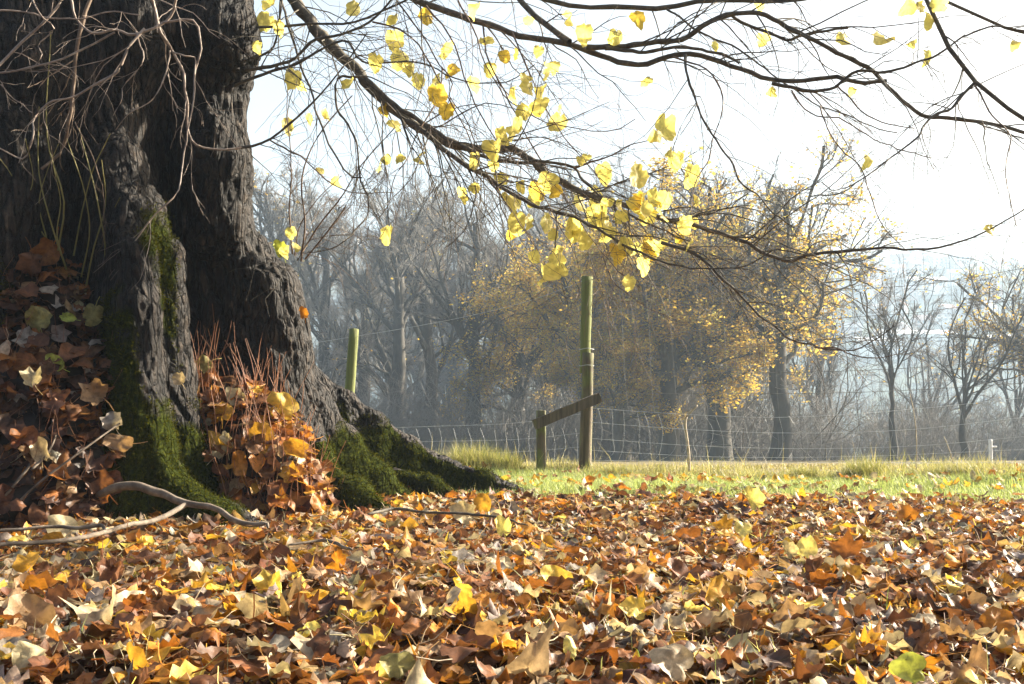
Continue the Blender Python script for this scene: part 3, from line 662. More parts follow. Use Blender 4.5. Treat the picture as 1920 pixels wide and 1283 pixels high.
NOTE2 = [
 (72, 600, 46, 5.0, 'lime', 'olive', 0.1, 0.1, 0.4, 'round olive-yellow leaf high on the dark leaf heap'), (175, 588, 42, 5.0, 'lime', 'olive', 0.2, 0.1, 2.9, 'dull olive leaf hanging at the top of the dark heap'),
 (108, 683, 34, 4.86, 'oval', 'lime', 0.0, 0.3, 0.9, 'small green-yellow leaf in the middle of the dark heap'), (62, 712, 44, 4.8, 'maple', 'cream', 0.2, 0.4, 0.3, 'cream lobed leaf spread on the dark heap'),
 (212, 792, 44, 4.82, 'maple', 'grey', 0.2, 0.2, 0.3, 'grey papery lobed leaf at the edge of the moss'), (225, 830, 46, 4.82, 'oval', 'tan', 0.1, 0.3, 1.4, 'pinkish tan leaf pressed against the mossy root'),
 (80, 848, 44, 4.62, 'lime', 'pale', 0.1, 0.3, 0.2, 'buff triangular leaf low on the dark heap'), (50, 635, 46, 4.92, 'oak', 'grey', 0.1, 0.3, 0.8, 'grey-brown wavy leaf under the olive-yellow one'),
 (180, 740, 56, 4.82, 'maple', 'tan', 0.4, 0.2, 1.0, 'long tan leaf curled beside the moss'), (190, 905, 66, 4.62, 'maple', 'brown', 0.2, 0.1, 0.6, 'upright brown leaf behind the fallen branch'),
 (128, 596, 24, 4.98, 'oval', 'lime', 0.0, 0.2, 1.3, 'tiny pale green leaf between the two olive leaves'), (130, 775, 50, 4.78, 'maple', 'brown', 0.0, 0.2, 2.0, 'ragged brown lobed leaf on the dark heap'),
 (95, 470, 60, 5.2, 'maple', 'russet', 0.3, 0.0, 2.6, 'russet leaves bunch at the foot of the green shoots'), (60, 490, 55, 5.15, 'maple', 'brown', 0.0, 0.0, 3.0, 'hanging brown leaf beside the russet bunch'),
 (532, 764, 58, 5.3, 'lime', 'yellow', 0.3, 0.0, 0.9, 'large glowing yellow leaf among the red shoots'), (491, 820, 48, 5.22, 'lime', 'gold', 0.1, 0.0, 0.4, 'upright amber oval leaf among the red shoots'),
 (556, 843, 46, 5.2, 'lime', 'gold', 0.2, 0.2, 1.3, 'golden leaf folding over beside the mossy root'), (425, 830, 32, 5.3, 'oval', 'cream', 0.0, 0.2, 0.2, 'small cream leaf caught low in the red shoots'),
 (442, 745, 36, 5.4, 'lime', 'cream', 0.2, 0.3, 0.7, 'pale leaf near the top of the sunlit heap'), (420, 775, 36, 5.38, 'lime', 'gold', -0.2, 0.3, 0.2, 'gold leaf below the pale one on the sunlit heap'),
 (385, 682, 40, 5.4, 'maple', 'olive', 0.2, 0.3, 2.2, 'greenish leaf at the peak of the sunlit heap'), (336, 712, 30, 5.2, 'maple', 'pale', 0.1, 0.3, 0.6, 'buff leaf stuck on the bark beside the sunlit heap'),
 (450, 870, 40, 5.25, 'oval', 'orange', 0.2, 0.1, 0.1, 'narrow orange leaf hanging in the red shoots'), (545, 890, 44, 5.2, 'maple', 'gold', 0.0, 0.3, 0.7, 'golden leaf at the foot of the sunlit heap'),
 (567, 588, 22, 5.85, 'lime', 'orange', 0.5, 0.0, 0.3, 'orange leaf stuck on the edge of the trunk'), (525, 470, 32, 5.8, 'lime', 'lime', 0.3, 0.2, 0.4, 'yellow-green leaf on the shoulder of the trunk'),
]
for (px, py, sz, Y, kd, cn, yw, pt, rl, lb) in NOTE2:
    gk = 'maple' if kd == 'oak' else kd
    gi = [g for g in range(28) if KINDS[g % 4] == gk]; gi = gi[RL.randint(len(gi))]
    # sit on whichever surface lies behind that pixel
    ylim = Y + 0.6
    best = Y
    for (Vs) in (TV2, VL, VR):
        qx = CX + F * Vs[:, 0] / Vs[:, 1]; qy = HY - F * (Vs[:, 2] - EYE) / Vs[:, 1]
        k = np.where((np.abs(qx - px) < 14) & (np.abs(qy - py) < 14))[0]
        if len(k): best = min(best if best != Y else 9, Vs[k, 1].min() - 0.05)
    if best > 8.5: best = Y
    p_ = P(px, py, best); leaf_obj(GEO_HI, gi, cn, 1.0, p_, sz * 1.1 * best / F, face_cam(yw, pt, rl), lb, 'leaf', name='loose_leaf')

# thin shoots growing out of the root collar
def shoots(name, bases, hts, lean, rad, mat, k=4):
    n = len(bases); m = 6; d = np.stack([RS.normal(0, lean, n), RS.normal(-0.05, lean, n), np.ones(n)], 1); d /= np.linalg.norm(d, axis=1, keepdims=True)
    pts = [bases]; 
    for _ in range(m - 1):
        d = d + RS.normal(0, 0.09, (n, 3)); d /= np.linalg.norm(d, axis=1, keepdims=True); pts.append(pts[-1] + d * (hts / (m - 1))[:, None])
    R = rad[:, None] * np.linspace(1, 0.35, m)[None]
    v, q_ = tubes(np.stack(pts, 1), R, k); o = obj(name, mesh(name, v - TO, q_, mat), tree); return o, np.stack(pts, 1)
i = np.where((NR[:, 1] < 0.4))[0]; i = i[RS.randint(0, len(i), 330)]
o, _ = shoots('red_shoots', VR[i], RS.uniform(0.14, 0.38, 330), 0.22, RS.uniform(0.0017, 0.0030, 330), M_RED); tag(o, kind='stuff')
i = np.where((NL[:, 1] < 0.4) & (VL[:, 2] > 0.1))[0]; i = i[RS.randint(0, len(i), 150)]
o, _ = shoots('dry_shoots', VL[i], RS.uniform(0.08, 0.28, 150), 0.4, RS.uniform(0.001, 0.002, 150), M_RED); tag(o, kind='stuff')
GS = [((160, 560), (178, 470), (200, 380), (190, 300), 3.4), ((178, 556), (195, 480), (185, 400), (150, 240), 3.4), ((128, 520), (95, 420), (70, 330), (75, 200), 3.2), ((110, 470), (122, 380), (90, 280), (95, 60), 3.4),
      ((60, 470), (40, 400), (20, 320), (-10, 290), 3.2), ((95, 460), (60, 410), (30, 390), (0, 370), 2.6), ((140, 480), (160, 380), (175, 320), (205, 250), 2.8), ((150, 520), (170, 430), (160, 360), (130, 260), 2.8),
      ((85, 450), (75, 380), (90, 320), (110, 270), 2.6), ((30, 480), (45, 400), (60, 340), (50, 260), 2.6), ((185, 540), (200, 460), (215, 400), (225, 370), 2.2), ((120, 500), (110, 440), (112, 380), (100, 310), 2.4)]
for g in GS:
    pts = [P(x + RS.normal(0, 2), y, 5.12 - 0.05 * j + RS.normal(0, 0.02)) for j, (x, y) in enumerate(g[:4])]
    c_ = resample(pts, 14); v, q_ = tubes(c_[None], np.linspace(g[4], g[4] * 0.45, 14)[None] * 0.5 * 5 / F * 1.1, 6)
    obj('green_shoot', mesh('green_shoot', v - TO, q_, M_SHOOT), tree)

# ------------------------------------------------------------------ boughs, twigs and hanging leaves
BR = []   # (points in picture pixels, start width px, end width px, Y start, Y end, material, side twigs, trunk anchor)
def br(pts, w0, w1, y0, y1, mat='limb', tw=10, pre=()):
    BR.append((list(pre) + list(pts), w0, w1, y0, y1, mat, tw, len(pre)))
br([(550,0),(574,30),(601,67),(631,100),(671,131),(691,161),(728,198),(762,224),(795,245),(839,268),(886,278),(922,281),(963,281),(989,298),(1037,332),(1076,353),(1104,365),(1141,377),(1177,388),(1205,399),(1259,415),(1301,422),(1352,438),(1399,455),(1437,477),(1476,490),(1510,481),(1570,472),(1634,468),(1698,467),(1749,466),(1805,453),(1843,436),(1890,412),(1925,390)], 33, 2.5, 5.9, 4.3, 'limb', 46, [(420,-150),(500,-60)])
br([(685,147),(741,198),(792,231),(825,250),(852,266),(886,285),(922,298),(953,305),(1026,303),(1076,316),(1093,337),(1127,368),(1180,400),(1240,430),(1300,455)], 12, 3, 5.35, 4.7, 'limb', 20)
br([(1076,316),(1118,302),(1149,290),(1177,274),(1228,260)], 5, 1.6, 4.95, 4.8, 'twig', 5)
br([(762,228),(798,248),(835,281),(869,308),(916,335),(963,365),(998,385),(1037,396),(1076,408),(1104,420),(1146,444),(1175,461),(1231,486),(1273,499),(1301,503),(1340,503),(1400,498),(1450,470)], 12, 2.5, 5.3, 4.4, 'limb', 26)
br([(1240,455),(1305,477),(1356,524),(1399,567),(1442,605),(1484,635),(1527,652),(1570,658),(1600,656),(1634,641),(1676,613)], 8, 2, 4.6, 4.2, 'limb', 14)
br([(1527,652),(1570,656),(1612,669),(1655,671),(1702,656)], 4, 1.5, 4.32, 4.2, 'twig', 3)
br([(770,-5),(795,7),(842,23),(882,37),(926,50),(976,67),(1067,84),(1101,94),(1134,107),(1168,119),(1201,121),(1235,112),(1262,104),(1292,100),(1329,110),(1369,124),(1419,141),(1453,151),(1486,152),(1541,147),(1568,144),(1585,151),(1602,154),(1662,151)], 20, 8, 5.5, 5.2, 'limb', 12, [(430,-250),(600,-130)])
br([(1447,157),(1494,167),(1535,169),(1565,164),(1581,151),(1605,134),(1648,136),(1682,131),(1715,119),(1749,107),(1776,90),(1816,64),(1856,50),(1930,60)], 8, 3, 5.24, 5.0, 'limb', 14)
br([(977,0),(1004,30),(1034,54),(1067,80)], 11, 12, 5.6, 5.4, 'limb', 3, [(500,-300),(800,-180)])
br([(1101,89),(1134,89),(1185,85),(1235,77),(1285,72),(1319,47),(1369,28),(1402,23),(1436,28),(1469,47),(1503,64),(1565,97),(1632,131),(1665,161),(1699,194),(1732,218),(1783,221),(1833,228),(1866,234),(1917,248),(1975,262)], 12, 7, 5.38, 5.0, 'limb', 18)
br([(1134,92),(1168,95),(1201,97),(1255,90),(1319,95),(1362,104),(1386,119)], 9, 5, 5.34, 5.25, 'limb', 4)
br([(1370,30),(1405,50),(1445,62),(1475,76),(1500,66),(1540,60),(1590,52)], 7, 5, 5.3, 5.2, 'limb', 6)
br([(1024,0),(1067,10),(1134,13),(1201,15),(1252,17),(1295,3),(1369,2),(1469,2),(1560,-12)], 13, 9, 5.6, 5.5, 'limb', 8, [(480,-380),(800,-160)])
br([(1252,17),(1268,27),(1325,67),(1376,87),(1412,110),(1449,141),(1503,177),(1535,198),(1581,214),(1632,236),(1682,250)], 5, 2.2, 5.5, 5.1, 'limb', 10)
br([(1285,104),(1289,141),(1305,188),(1319,228),(1345,268),(1376,311),(1386,338),(1422,368),(1449,398),(1490,425)], 6, 3, 5.24, 4.6, 'limb', 10)
br([(1262,106),(1319,127),(1355,184),(1352,218),(1335,265),(1329,301),(1309,331),(1298,368),(1295,402)], 4, 2, 5.25, 4.7, 'twig', 6)
br([(1739,0),(1752,33),(1772,80),(1803,117),(1826,151),(1856,177),(1890,204),(1960,250)], 11, 9, 5.0, 4.8, 'limb', 8, [(300,-900),(1100,-700),(1500,-330)])
br([(1762,0),(1816,20),(1859,44),(1900,57),(1990,80)], 8, 6, 5.2, 5.0, 'limb', 6, [(300,-880),(1100,-640),(1500,-200)])
br([(1826,157),(1803,181),(1783,204),(1749,218),(1729,241),(1726,251),(1699,275),(1659,305),(1632,325),(1608,342),(1581,353),(1558,353),(1541,340)], 7, 2, 4.9, 4.6, 'limb', 12)
br([(1826,157),(1843,188),(1863,221),(1896,258),(1890,285),(1886,322),(1893,368),(1906,425)], 4, 1.8, 4.9, 4.5, 'twig', 6)
br([(1571,161),(1598,188),(1625,218),(1675,234),(1715,240)], 4, 2, 5.2, 5.0, 'twig', 5)
br([(1538,198),(1555,248),(1575,278),(1612,311),(1628,355),(1659,429),(1700,470)], 3.5, 2, 5.2, 4.7, 'twig', 6)
br([(1484,169),(1508,204),(1541,218),(1568,219),(1615,248),(1682,278),(1746,296)], 3.5, 2, 5.2, 5.0, 'twig', 7)
br([(541,50),(564,121),(584,174),(601,235),(631,295),(658,332),(678,333)], 7, 3.5, 5.6, 5.2, 'limb', 8, [(520,-60)])
br([(688,144),(634,147),(633,201),(654,235),(671,285),(675,332),(691,379),(691,399),(668,429),(646,453),(604,472),(576,473)], 6, 2.4, 5.45, 5.1, 'limb', 12)
br([(440,280),(505,262),(547,229),(583,196),(640,130),(690,60)], 6, 2.5, 5.5, 5.3, 'limb', 6)
br([(505,262),(566,297),(622,344),(655,360),(739,360)], 4, 1.6, 5.45, 5.3, 'twig', 7)
br([(430,131),(500,126),(551,111),(587,77),(641,64),(695,40),(728,7),(760,-40)], 8, 4, 5.6, 5.4, 'limb', 8)
br([(430,165),(507,134),(554,121),(601,94),(654,77),(674,114),(741,116),(788,117),(832,137),(899,157),(956,151),(1003,121)], 7, 2, 5.6, 5.0, 'limb', 14)
br([(420,50),(524,50),(591,44),(654,44),(741,10),(800,-20)], 6, 4, 5.6, 5.3, 'limb', 8)
br([(430,100),(480,108),(510,92),(524,40),(530,-20)], 6, 4, 5.6, 5.5, 'limb', 4)
br([(775,44),(805,87),(825,124),(849,154),(842,178),(869,218),(892,265),(916,300)], 5, 2, 5.4, 5.0, 'twig', 12, [(700,-60)])
br([(869,20),(892,67),(909,117),(932,161),(953,188),(983,208),(1010,224),(1076,241),(1150,245),(1190,225)], 5, 1.6, 5.3, 4.8, 'twig', 18, [(800,-100)])
br([(829,127),(825,178),(805,214),(782,251),(762,301),(738,335),(731,379),(711,409)], 4, 1.6, 5.3, 5.0, 'twig', 8)
br([(905,47),(915,110),(950,180),(985,250),(1020,310),(1060,370),(1110,450),(1150,500),(1200,540)], 4, 1.6, 5.45, 4.6, 'twig', 12)
br([(960,60),(990,130),(1010,180),(1060,260),(1120,330),(1200,390),(1270,430)], 3.5, 1.5, 5.42, 4.6, 'twig', 12)
br([(700,40),(760,60),(800,110),(850,200),(900,300),(960,400),(1010,470)], 4, 1.6, 5.3, 4.7, 'twig', 14)
br([(800,10),(850,80),(880,170),(930,260),(1000,340),(1060,440),(1090,520),(1080,560)], 4, 1.4, 5.3, 4.6, 'twig', 14)
br([(1130,480),(1150,530),(1200,570),(1260,600)], 3, 1.3, 4.6, 4.5, 'twig', 4)
br([(565,490),(572,408),(565,360),(575,300),(607,240),(660,180)], 5, 2, 5.72, 5.6, 'twig', 5)
br([(558,488),(600,420),(640,370),(670,320),(740,240)], 4.5, 1.8, 5.72, 5.5, 'twig', 5)
br([(572,486),(610,440),(640,400),(690,290)], 4, 1.6, 5.72, 5.6, 'twig', 5)
br([(548,478),(543,400),(546,300),(538,200),(545,90)], 4, 1.6, 5.75, 5.6, 'twig', 5)
br([(552,480),(560,430),(590,380),(640,330)], 3, 1.3, 5.75, 5.6, 'twig', 4)
# pale sunlit twigs hanging in front of the trunk
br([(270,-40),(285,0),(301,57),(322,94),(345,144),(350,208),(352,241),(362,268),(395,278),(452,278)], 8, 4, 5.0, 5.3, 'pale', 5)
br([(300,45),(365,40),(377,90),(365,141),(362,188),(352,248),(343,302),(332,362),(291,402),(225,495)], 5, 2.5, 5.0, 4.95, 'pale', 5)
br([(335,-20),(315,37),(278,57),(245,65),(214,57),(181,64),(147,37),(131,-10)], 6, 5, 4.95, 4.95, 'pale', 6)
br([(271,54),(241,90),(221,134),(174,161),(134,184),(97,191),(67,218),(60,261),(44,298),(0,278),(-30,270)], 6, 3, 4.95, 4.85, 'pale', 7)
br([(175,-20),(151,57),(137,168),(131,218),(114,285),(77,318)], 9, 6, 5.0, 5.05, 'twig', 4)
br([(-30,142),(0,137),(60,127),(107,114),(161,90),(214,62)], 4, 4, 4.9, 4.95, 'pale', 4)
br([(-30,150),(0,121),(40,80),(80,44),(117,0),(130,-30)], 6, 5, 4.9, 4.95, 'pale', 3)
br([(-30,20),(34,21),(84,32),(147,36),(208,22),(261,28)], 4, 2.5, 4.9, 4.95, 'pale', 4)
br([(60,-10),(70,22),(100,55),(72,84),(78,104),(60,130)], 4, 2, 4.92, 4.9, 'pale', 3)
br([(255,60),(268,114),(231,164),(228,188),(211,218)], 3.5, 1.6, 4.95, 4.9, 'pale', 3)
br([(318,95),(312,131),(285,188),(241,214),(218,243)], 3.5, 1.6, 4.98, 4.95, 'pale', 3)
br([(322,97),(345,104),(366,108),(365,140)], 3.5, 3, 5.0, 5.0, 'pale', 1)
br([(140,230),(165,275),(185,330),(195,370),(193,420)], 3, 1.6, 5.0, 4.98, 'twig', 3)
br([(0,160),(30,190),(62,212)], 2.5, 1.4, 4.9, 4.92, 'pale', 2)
MATS = {'limb': M_LIMB, 'twig': M_TWIG, 'pale': M_PALE}
# leaves still hanging: (x, y, size)
HL = [(497,40,34),(522,52,30),(482,88,22),(550,145,34),(562,160,24),(537,235,28),(578,225,24),(615,212,20),(657,160,26),(635,340,22),(600,320,18),(665,15,28),(740,72,36),(752,105,36),(770,128,24),(785,150,28),(815,148,26),(832,95,30),(838,205,30),(718,200,26),(740,235,28),(727,300,20),(752,296,18),(785,295,24),(712,312,18),(945,105,22),(915,75,24),(960,175,30),(990,165,30),(1015,170,28),(995,205,26),(1040,122,22),(985,145,24),(940,255,34),(890,300,30),(925,310,24),(505,10,30),(740,40,24),(800,30,28),(890,18,28),(990,38,22),(1070,34,26),(1095,58,34),(1155,70,30),(1195,30,30),(1157,85,20),(1213,150,22),(1245,240,46),(1230,255,28),(1267,300,34),(1298,328,42),(1132,320,32),(1195,330,44),(1225,370,34),(1198,378,36),(1215,402,34),(1120,402,42),(1165,408,28),(958,375,40),(968,412,36),(992,420,34),(1028,415,34),(1068,430,34),(1072,418,28),(1040,360,28),(1008,355,34),(1045,470,22),(1020,512,44),(1043,490,32),(1070,488,36),(1052,508,24),(1002,480,22),(1145,488,28),(1158,470,36),(1180,465,36),(1212,465,46),(1205,498,32),(1238,458,30),(1285,418,32),(1292,460,24),(1240,400,30),(1180,527,26),(728,438,34),(1275,448,20),(1310,370,20),(940,330,30),(885,345,24),(865,360,20),(975,345,26),(1090,415,26),(1415,12,28),(1435,75,30),(1583,74,30),(1655,75,42),(1740,107,28),(1630,295,34),(1708,78,22),(1700,10,30),(1730,18,34),(1750,35,28),(1760,8,30),(1905,80,26),(1858,432,26),(1443,170,20),(1598,170,16),(1340,85,18),(1100,295,20),(1150,75,18),(545,435,22),(530,478,24),(555,462,20),(960,440,24),(905,80,20),(1050,205,18),(970,100,20),(1010,95,22),(870,370,16),(1088,300,18),(1260,285,20),(1160,385,24)]
for (hx_, hy_, sx_, sy_, hn_) in ((1080, 420, 90, 50, 18), (1190, 450, 50, 45, 10), (970, 170, 50, 60, 8), (800, 150, 80, 80, 6)):
    HL += [(RS.normal(hx_, sx_), RS.normal(hy_, sy_), RS.uniform(22, 40)) for _ in range(hn_)]
HL = [h_ for h_ in HL if not (1060 < h_[0] < 1150 and h_[1] > 455)]
LO_ = []; samples = []
GEO_T = [leaf_geo('lime', RS, 22, 0.45, 0.3, 0.03, False) for _ in range(14)]
for g_ in GEO_T:                                             # veins and browned margins
    g_[2][1:23:2] *= 0.90; g_[2][0] = 0.9; g_[2][23:] = np.where(RS.rand(22) < 0.15, 0.62, 1.0)
for bi, (pts, w0, w1, y0, y1, mat, tw, npre) in enumerate(BR):
    n = len(pts); ty = np.linspace(y0, y1, n - npre); 
    Ys = list(np.linspace(6.1, y0, npre + 1)[:-1]) + list(ty + RS.normal(0, 0.015, n - npre))
    p3 = np.array([P(x, y, Y) for (x, y), Y in zip(pts, Ys)])
    m = max(10, n * 3); c_ = resample(p3, m)
    Lm = np.linalg.norm(np.diff(c_, axis=0), axis=1).sum()
    tt = np.linspace(0, 1, m); wpx = lerp(w0, w1, tt ** 0.75)
    rad = wpx * 0.46 * c_[:, 1] / F * (1 + 0.16 * perlin(np.stack([tt * m * 0.9, 0 * tt + bi * 3.3, 0 * tt], 1)) + 0.22 * (RS.rand(m) < 0.07))
    rad = np.maximum(rad, 0.0016)
    c_ = c_ + (fbm(c_ * 11, 3) * 0.009)[:, None] * np.array([0.6, 0.6, 1.0])
    s = Soup(); v, q_ = tubes(c_[None], rad[None], 9 if w0 > 8 else 6); s.add(v, q_)
    # side twigs, two orders, mostly trailing down and outwards
    vis = c_[int(m * npre / n):]; rv = np.minimum(rad[int(m * npre / n):], 0.010)
    k1 = max(1, int(tw * (0.9 if mat == 'pale' else 1.45))); dens = 1.0
    P1, R1 = grow(vis[None], rv[None] * 0.75, k1, RS, min(0.36, 0.75 / max(Lm, 0.3)) if Lm > 1.2 else 0.42, (0.35, 1.0), -0.07, 0.17, 8, 0.55, 0.05, 0.35, 0.12)
    R1 = np.clip(R1, 0.0009, 0.0045)
    P2, R2 = grow(P1, R1, 3, RS, 0.55, (0.4, 1.0), -0.05, 0.18, 6, 0.6, 0.2, 0.5, 0.06); R2 = np.clip(R2, 0.0007, 0.003)
    for a, b_, kk in ((P1, R1, 5), (P2, R2, 4)):
        v, q_ = tubes(a, b_, kk); s.add(v, q_)
    samples.append(np.concatenate([c_[int(m * npre / n):], P1.reshape(-1, 3), P2.reshape(-1, 3)]))
    LO_.append((s, MATS[mat], w0))
allp = np.concatenate(samples); own = np.concatenate([np.full(len(x), k) for k, x in enumerate(samples)])
apx = CX + F * allp[:, 0] / allp[:, 1]; apy = HY - F * (allp[:, 2] - EYE) / allp[:, 1]
notpale = np.array([BR[k][5] != 'pale' for k in own])
hang = []
for (px, py, sz) in HL:
    dd = (apx - px) ** 2 + (apy - (py - sz * 0.45)) ** 2 + np.where(notpale, 0, 1e9); j = int(np.argmin(dd)); k = own[j]; Y = allp[j, 1] + RS.uniform(-0.03, 0.03)
    ctr = P(px, py, Y); at_ = allp[j]; size = sz * 1.16 * Y / F
    ax_ = at_ - ctr; Lx = np.linalg.norm(ax_); ax_ = ax_ / (Lx + 1e-9)
    if Lx < 0.02: ax_ = np.array([0.2, 0, 1.0]) / 1.02
    ax_ = ax_ + RS.normal(0, 0.25, 3); ax_ /= np.linalg.norm(ax_)
    basep = ctr + ax_ * size * 0.45
    mid_ = (basep + at_) / 2 + np.array([0, 0, 0.01]) + RS.normal(0, 0.004, 3)
    c2 = resample([at_, mid_, basep - ax_ * size * 0.1], 6); v, q_ = tubes(c2[None], np.full((1, 6), 0.0011), 4); LO_[k][0].add(v, q_)
    up_ = -ax_; nn = np.array([RS.normal(0, 0.75), -1.0, RS.normal(0, 0.6)]); nn -= (nn @ up_) * up_; nn /= np.linalg.norm(nn)
    if RS.rand() < 0.5: nn = -nn
    R = np.stack([np.cross(up_, nn), up_, nn], 1)
    cn = ['lemon', 'lemon', 'lemon', 'lemon', 'lemon', 'lemon', 'yellow'][RS.randint(7)]
    hang.append((k, ctr, size, R, cn))
LIMBS = []
for k, (s, mt, w0) in enumerate(LO_):
    me = s.mesh('limb', mt); me.transform(Matrix.Translation(-Vector(TO)))
    LIMBS.append(obj('limb' if w0 >= 7 else 'twig', me, tree))
for (k, ctr, size, R, cn) in hang:
    leaf_obj(GEO_T, RS.randint(14), cn, 1.0, ctr, size, R, None, name='leaf', mat=M_LEAF, parent=LIMBS[k])

# ------------------------------------------------------------------ fallen wood
def rod(pts, w, lift_y=None, k=8, bumps=0.08):
    p3 = np.array([P(*q) for q in pts]); m = len(pts) * 6; c_ = resample(p3, m); rad = np.interp(np.linspace(0, 1, m), np.linspace(0, 1, len(w)), w) * 0.5 * c_[:, 1] / F
    rad = rad * (1 + bumps * perlin(np.stack([np.arange(m) * 0.45, np.full(m, pts[0][0] * 0.1), np.zeros(m)], 1)))
    rad[0] *= 0.6; rad[-1] *= 0.5; c_ = c_ + (perlin(c_ * 14) * 0.004)[:, None]
    v, q_ = tubes(c_[None], rad[None], k); n = len(v)
    caps = [np.arange(k)[::-1], np.arange(n - k, n)]
    T = [(c[0], c[i], c[i + 1]) for c in caps for i in range(1, k - 1)]
    return v, q_, np.array(T)
fb = empty('fallen_branch', P(350, 975, 4.75)); tag(fb, 'forked bare fallen branch lying against the mossy front root', 'branch')
FBO = np.array(fb.location)
for nm_, pts, w in (('stem', [(182, 930, 4.72), (215, 915, 4.7), (260, 913, 4.68), (300, 925, 4.66), (350, 944, 4.6), (400, 952, 4.56), (440, 975, 4.5), (470, 984, 4.48), (500, 981, 4.46)], [14, 17, 17, 15, 12, 11, 11, 9]),
                    ('side_branch', [(352, 944, 4.6), (330, 957, 4.54), (300, 972, 4.45), (240, 985, 4.26), (190, 1000, 4.04), (130, 1012, 3.85), (60, 1018, 3.76), (0, 1021, 3.7), (-60, 1026, 3.63)], [11, 10, 9, 9, 9, 8, 7]),
                    ('side_branch', [(198, 997, 4.06), (190, 986, 4.12), (150, 990, 4.1), (90, 988, 4.08), (50, 992, 4.04), (0, 995, 4.0), (-50, 998, 3.96)], [6, 8, 7, 6, 7, 6]),
                    ('snag', [(500, 981, 4.46), (502, 992, 4.45)], [7, 4])):
    v, q_, T = rod(pts, w); s = Soup(); s.add(v - FBO, q_, T); obj(nm_, s.mesh(nm_, M_DEAD), fb)
v, q_, T = rod([(690, 964, 4.78), (740, 955, 4.95), (800, 961, 4.82), (860, 963, 4.76), (930, 970, 4.6), (990, 985, 4.3)], [6, 6, 5, 5, 4, 3]); s = Soup(); s.add(v, q_, T)
tag(obj('fallen_stick', s.mesh('fallen_stick', M_LIMB)), 'thin dead stick lying in the leaves below the long root', 'stick')
for lb, pts, w in (('grey dead stick leaning up across the dark leaf heap', [(20, 955, 4.5), (80, 900, 4.55), (140, 855, 4.6), (195, 815, 4.7), (230, 790, 4.78)], [5, 5, 4, 3]),
                   ('short dark stick poking from the dark leaf heap', [(10, 930, 4.5), (50, 880, 4.55), (85, 830, 4.65)], [6, 5, 4]),
                   ('stubby bent stick beside the dark leaf heap foot', [(60, 880, 4.52), (90, 850, 4.6), (110, 800, 4.7)], [5, 4, 3]),
                   ('dry stick half buried in the carpet under the fallen branch', [(540, 1022, 3.72), (600, 1014, 3.8), (660, 1032, 3.6)], [5, 7, 6])):
    v, q_, T = rod(pts, w, k=6); s = Soup(); s.add(v, q_, T); tag(obj('fallen_stick', s.mesh('fallen_stick', M_DEAD)), lb, 'stick')

# ------------------------------------------------------------------ fence
def fy(px): return 9.1 - 0.7 * (px - 1100) / 820.0 if px > 1100 else 9.1 + 0.5 * (1100 - px) / 450.0
def post_mesh(name, a, b, ra, rb, mat, seed, flat=0.0, k=14):
    m = 12; t = np.linspace(0, 1, m)[:, None]; a = np.array(a); b = np.array(b)
    c_ = a + (b - a) * t + 0.004 * np.stack([perlin(np.stack([t[:, 0] * 4, t[:, 0] * 0 + seed, t[:, 0] * 0], 1)), perlin(np.stack([t[:, 0] * 4, t[:, 0] * 0 + seed + 7, t[:, 0] * 0], 1)), 0 * t[:, 0]], 1)
    r = np.linspace(ra, rb, m); v, q_ = tubes(c_[None], r[None], k)
    v = v.reshape(m, k, 3); v = c_[:, None] + (v - c_[:, None]) * (1 + 0.05 * perlin(v.reshape(-1, 3) * 18).reshape(m, k, 1))
    vv = v.reshape(-1, 3); s = Soup(); n = len(vv)
    topc = c_[-1] + (b - a) / np.linalg.norm(b - a) * 0.006
    s.add(np.concatenate([vv, [topc]]), q_, [(n - k + i, n - k + (i + 1) % k, n) for i in range(k)] + [((i + 1) % k, i, 0) for i in range(1, k - 1)])
    me = s.mesh(name, mat)
    return me
st = empty('fence_strainer', P(1098, 885, 9.1)); tag(st, 'tall mossy wooden strainer post with slanting brace rail and stub post', 'fence post')
SO = np.array(st.location)
def at_st(me): me.transform(Matrix.Translation(-Vector(SO))); return me
obj('post', at_st(post_mesh('post', P(1096, 905, 9.1), P(1103, 662, 9.1), 0.056, 0.047, M_POST, 1)), st)
obj('extension_post', at_st(post_mesh('extension_post', P(1096, 700, 9.18), P(1101, 519, 9.18), 0.044, 0.048, M_GPOST, 5)), st)
obj('stub_post', at_st(post_mesh('stub_post', P(1015, 900, 9.0), P(1014, 770, 9.0), 0.042, 0.040, M_POST, 9, k=8)), st)
def plank(a, b, h, th, mat, name):
    a = np.array(a); b = np.array(b); d = (b - a); L = np.linalg.norm(d); d /= L; n_ = np.cross(d, [0, 0, 1.0]); n_ /= np.linalg.norm(n_); u_ = np.cross(n_, d)
    V = []; m = 8
    for i in range(m + 1):
        c_ = a + d * L * i / m
        for (su, sn) in ((-1, -1), (-1, 1), (1, 1), (1, -1)): V.append(c_ + u_ * (su * h / 2 * (1 + 0.05 * math.sin(i * 2.1 + su))) + n_ * sn * th / 2)
    Q_ = [(4 * i + j, 4 * i + (j + 1) % 4, 4 * i + 4 + (j + 1) % 4, 4 * i + 4 + j) for i in range(m) for j in range(4)] + [(3, 2, 1, 0), (4 * m, 4 * m + 1, 4 * m + 2, 4 * m + 3)]
    return mesh(name, V, np.array(Q_), mat, False)
obj('brace_rail', at_st(plank(P(1001, 797, 8.93), P(1125, 745, 9.02), 0.085, 0.045, M_RAIL, 'brace_rail')), st)
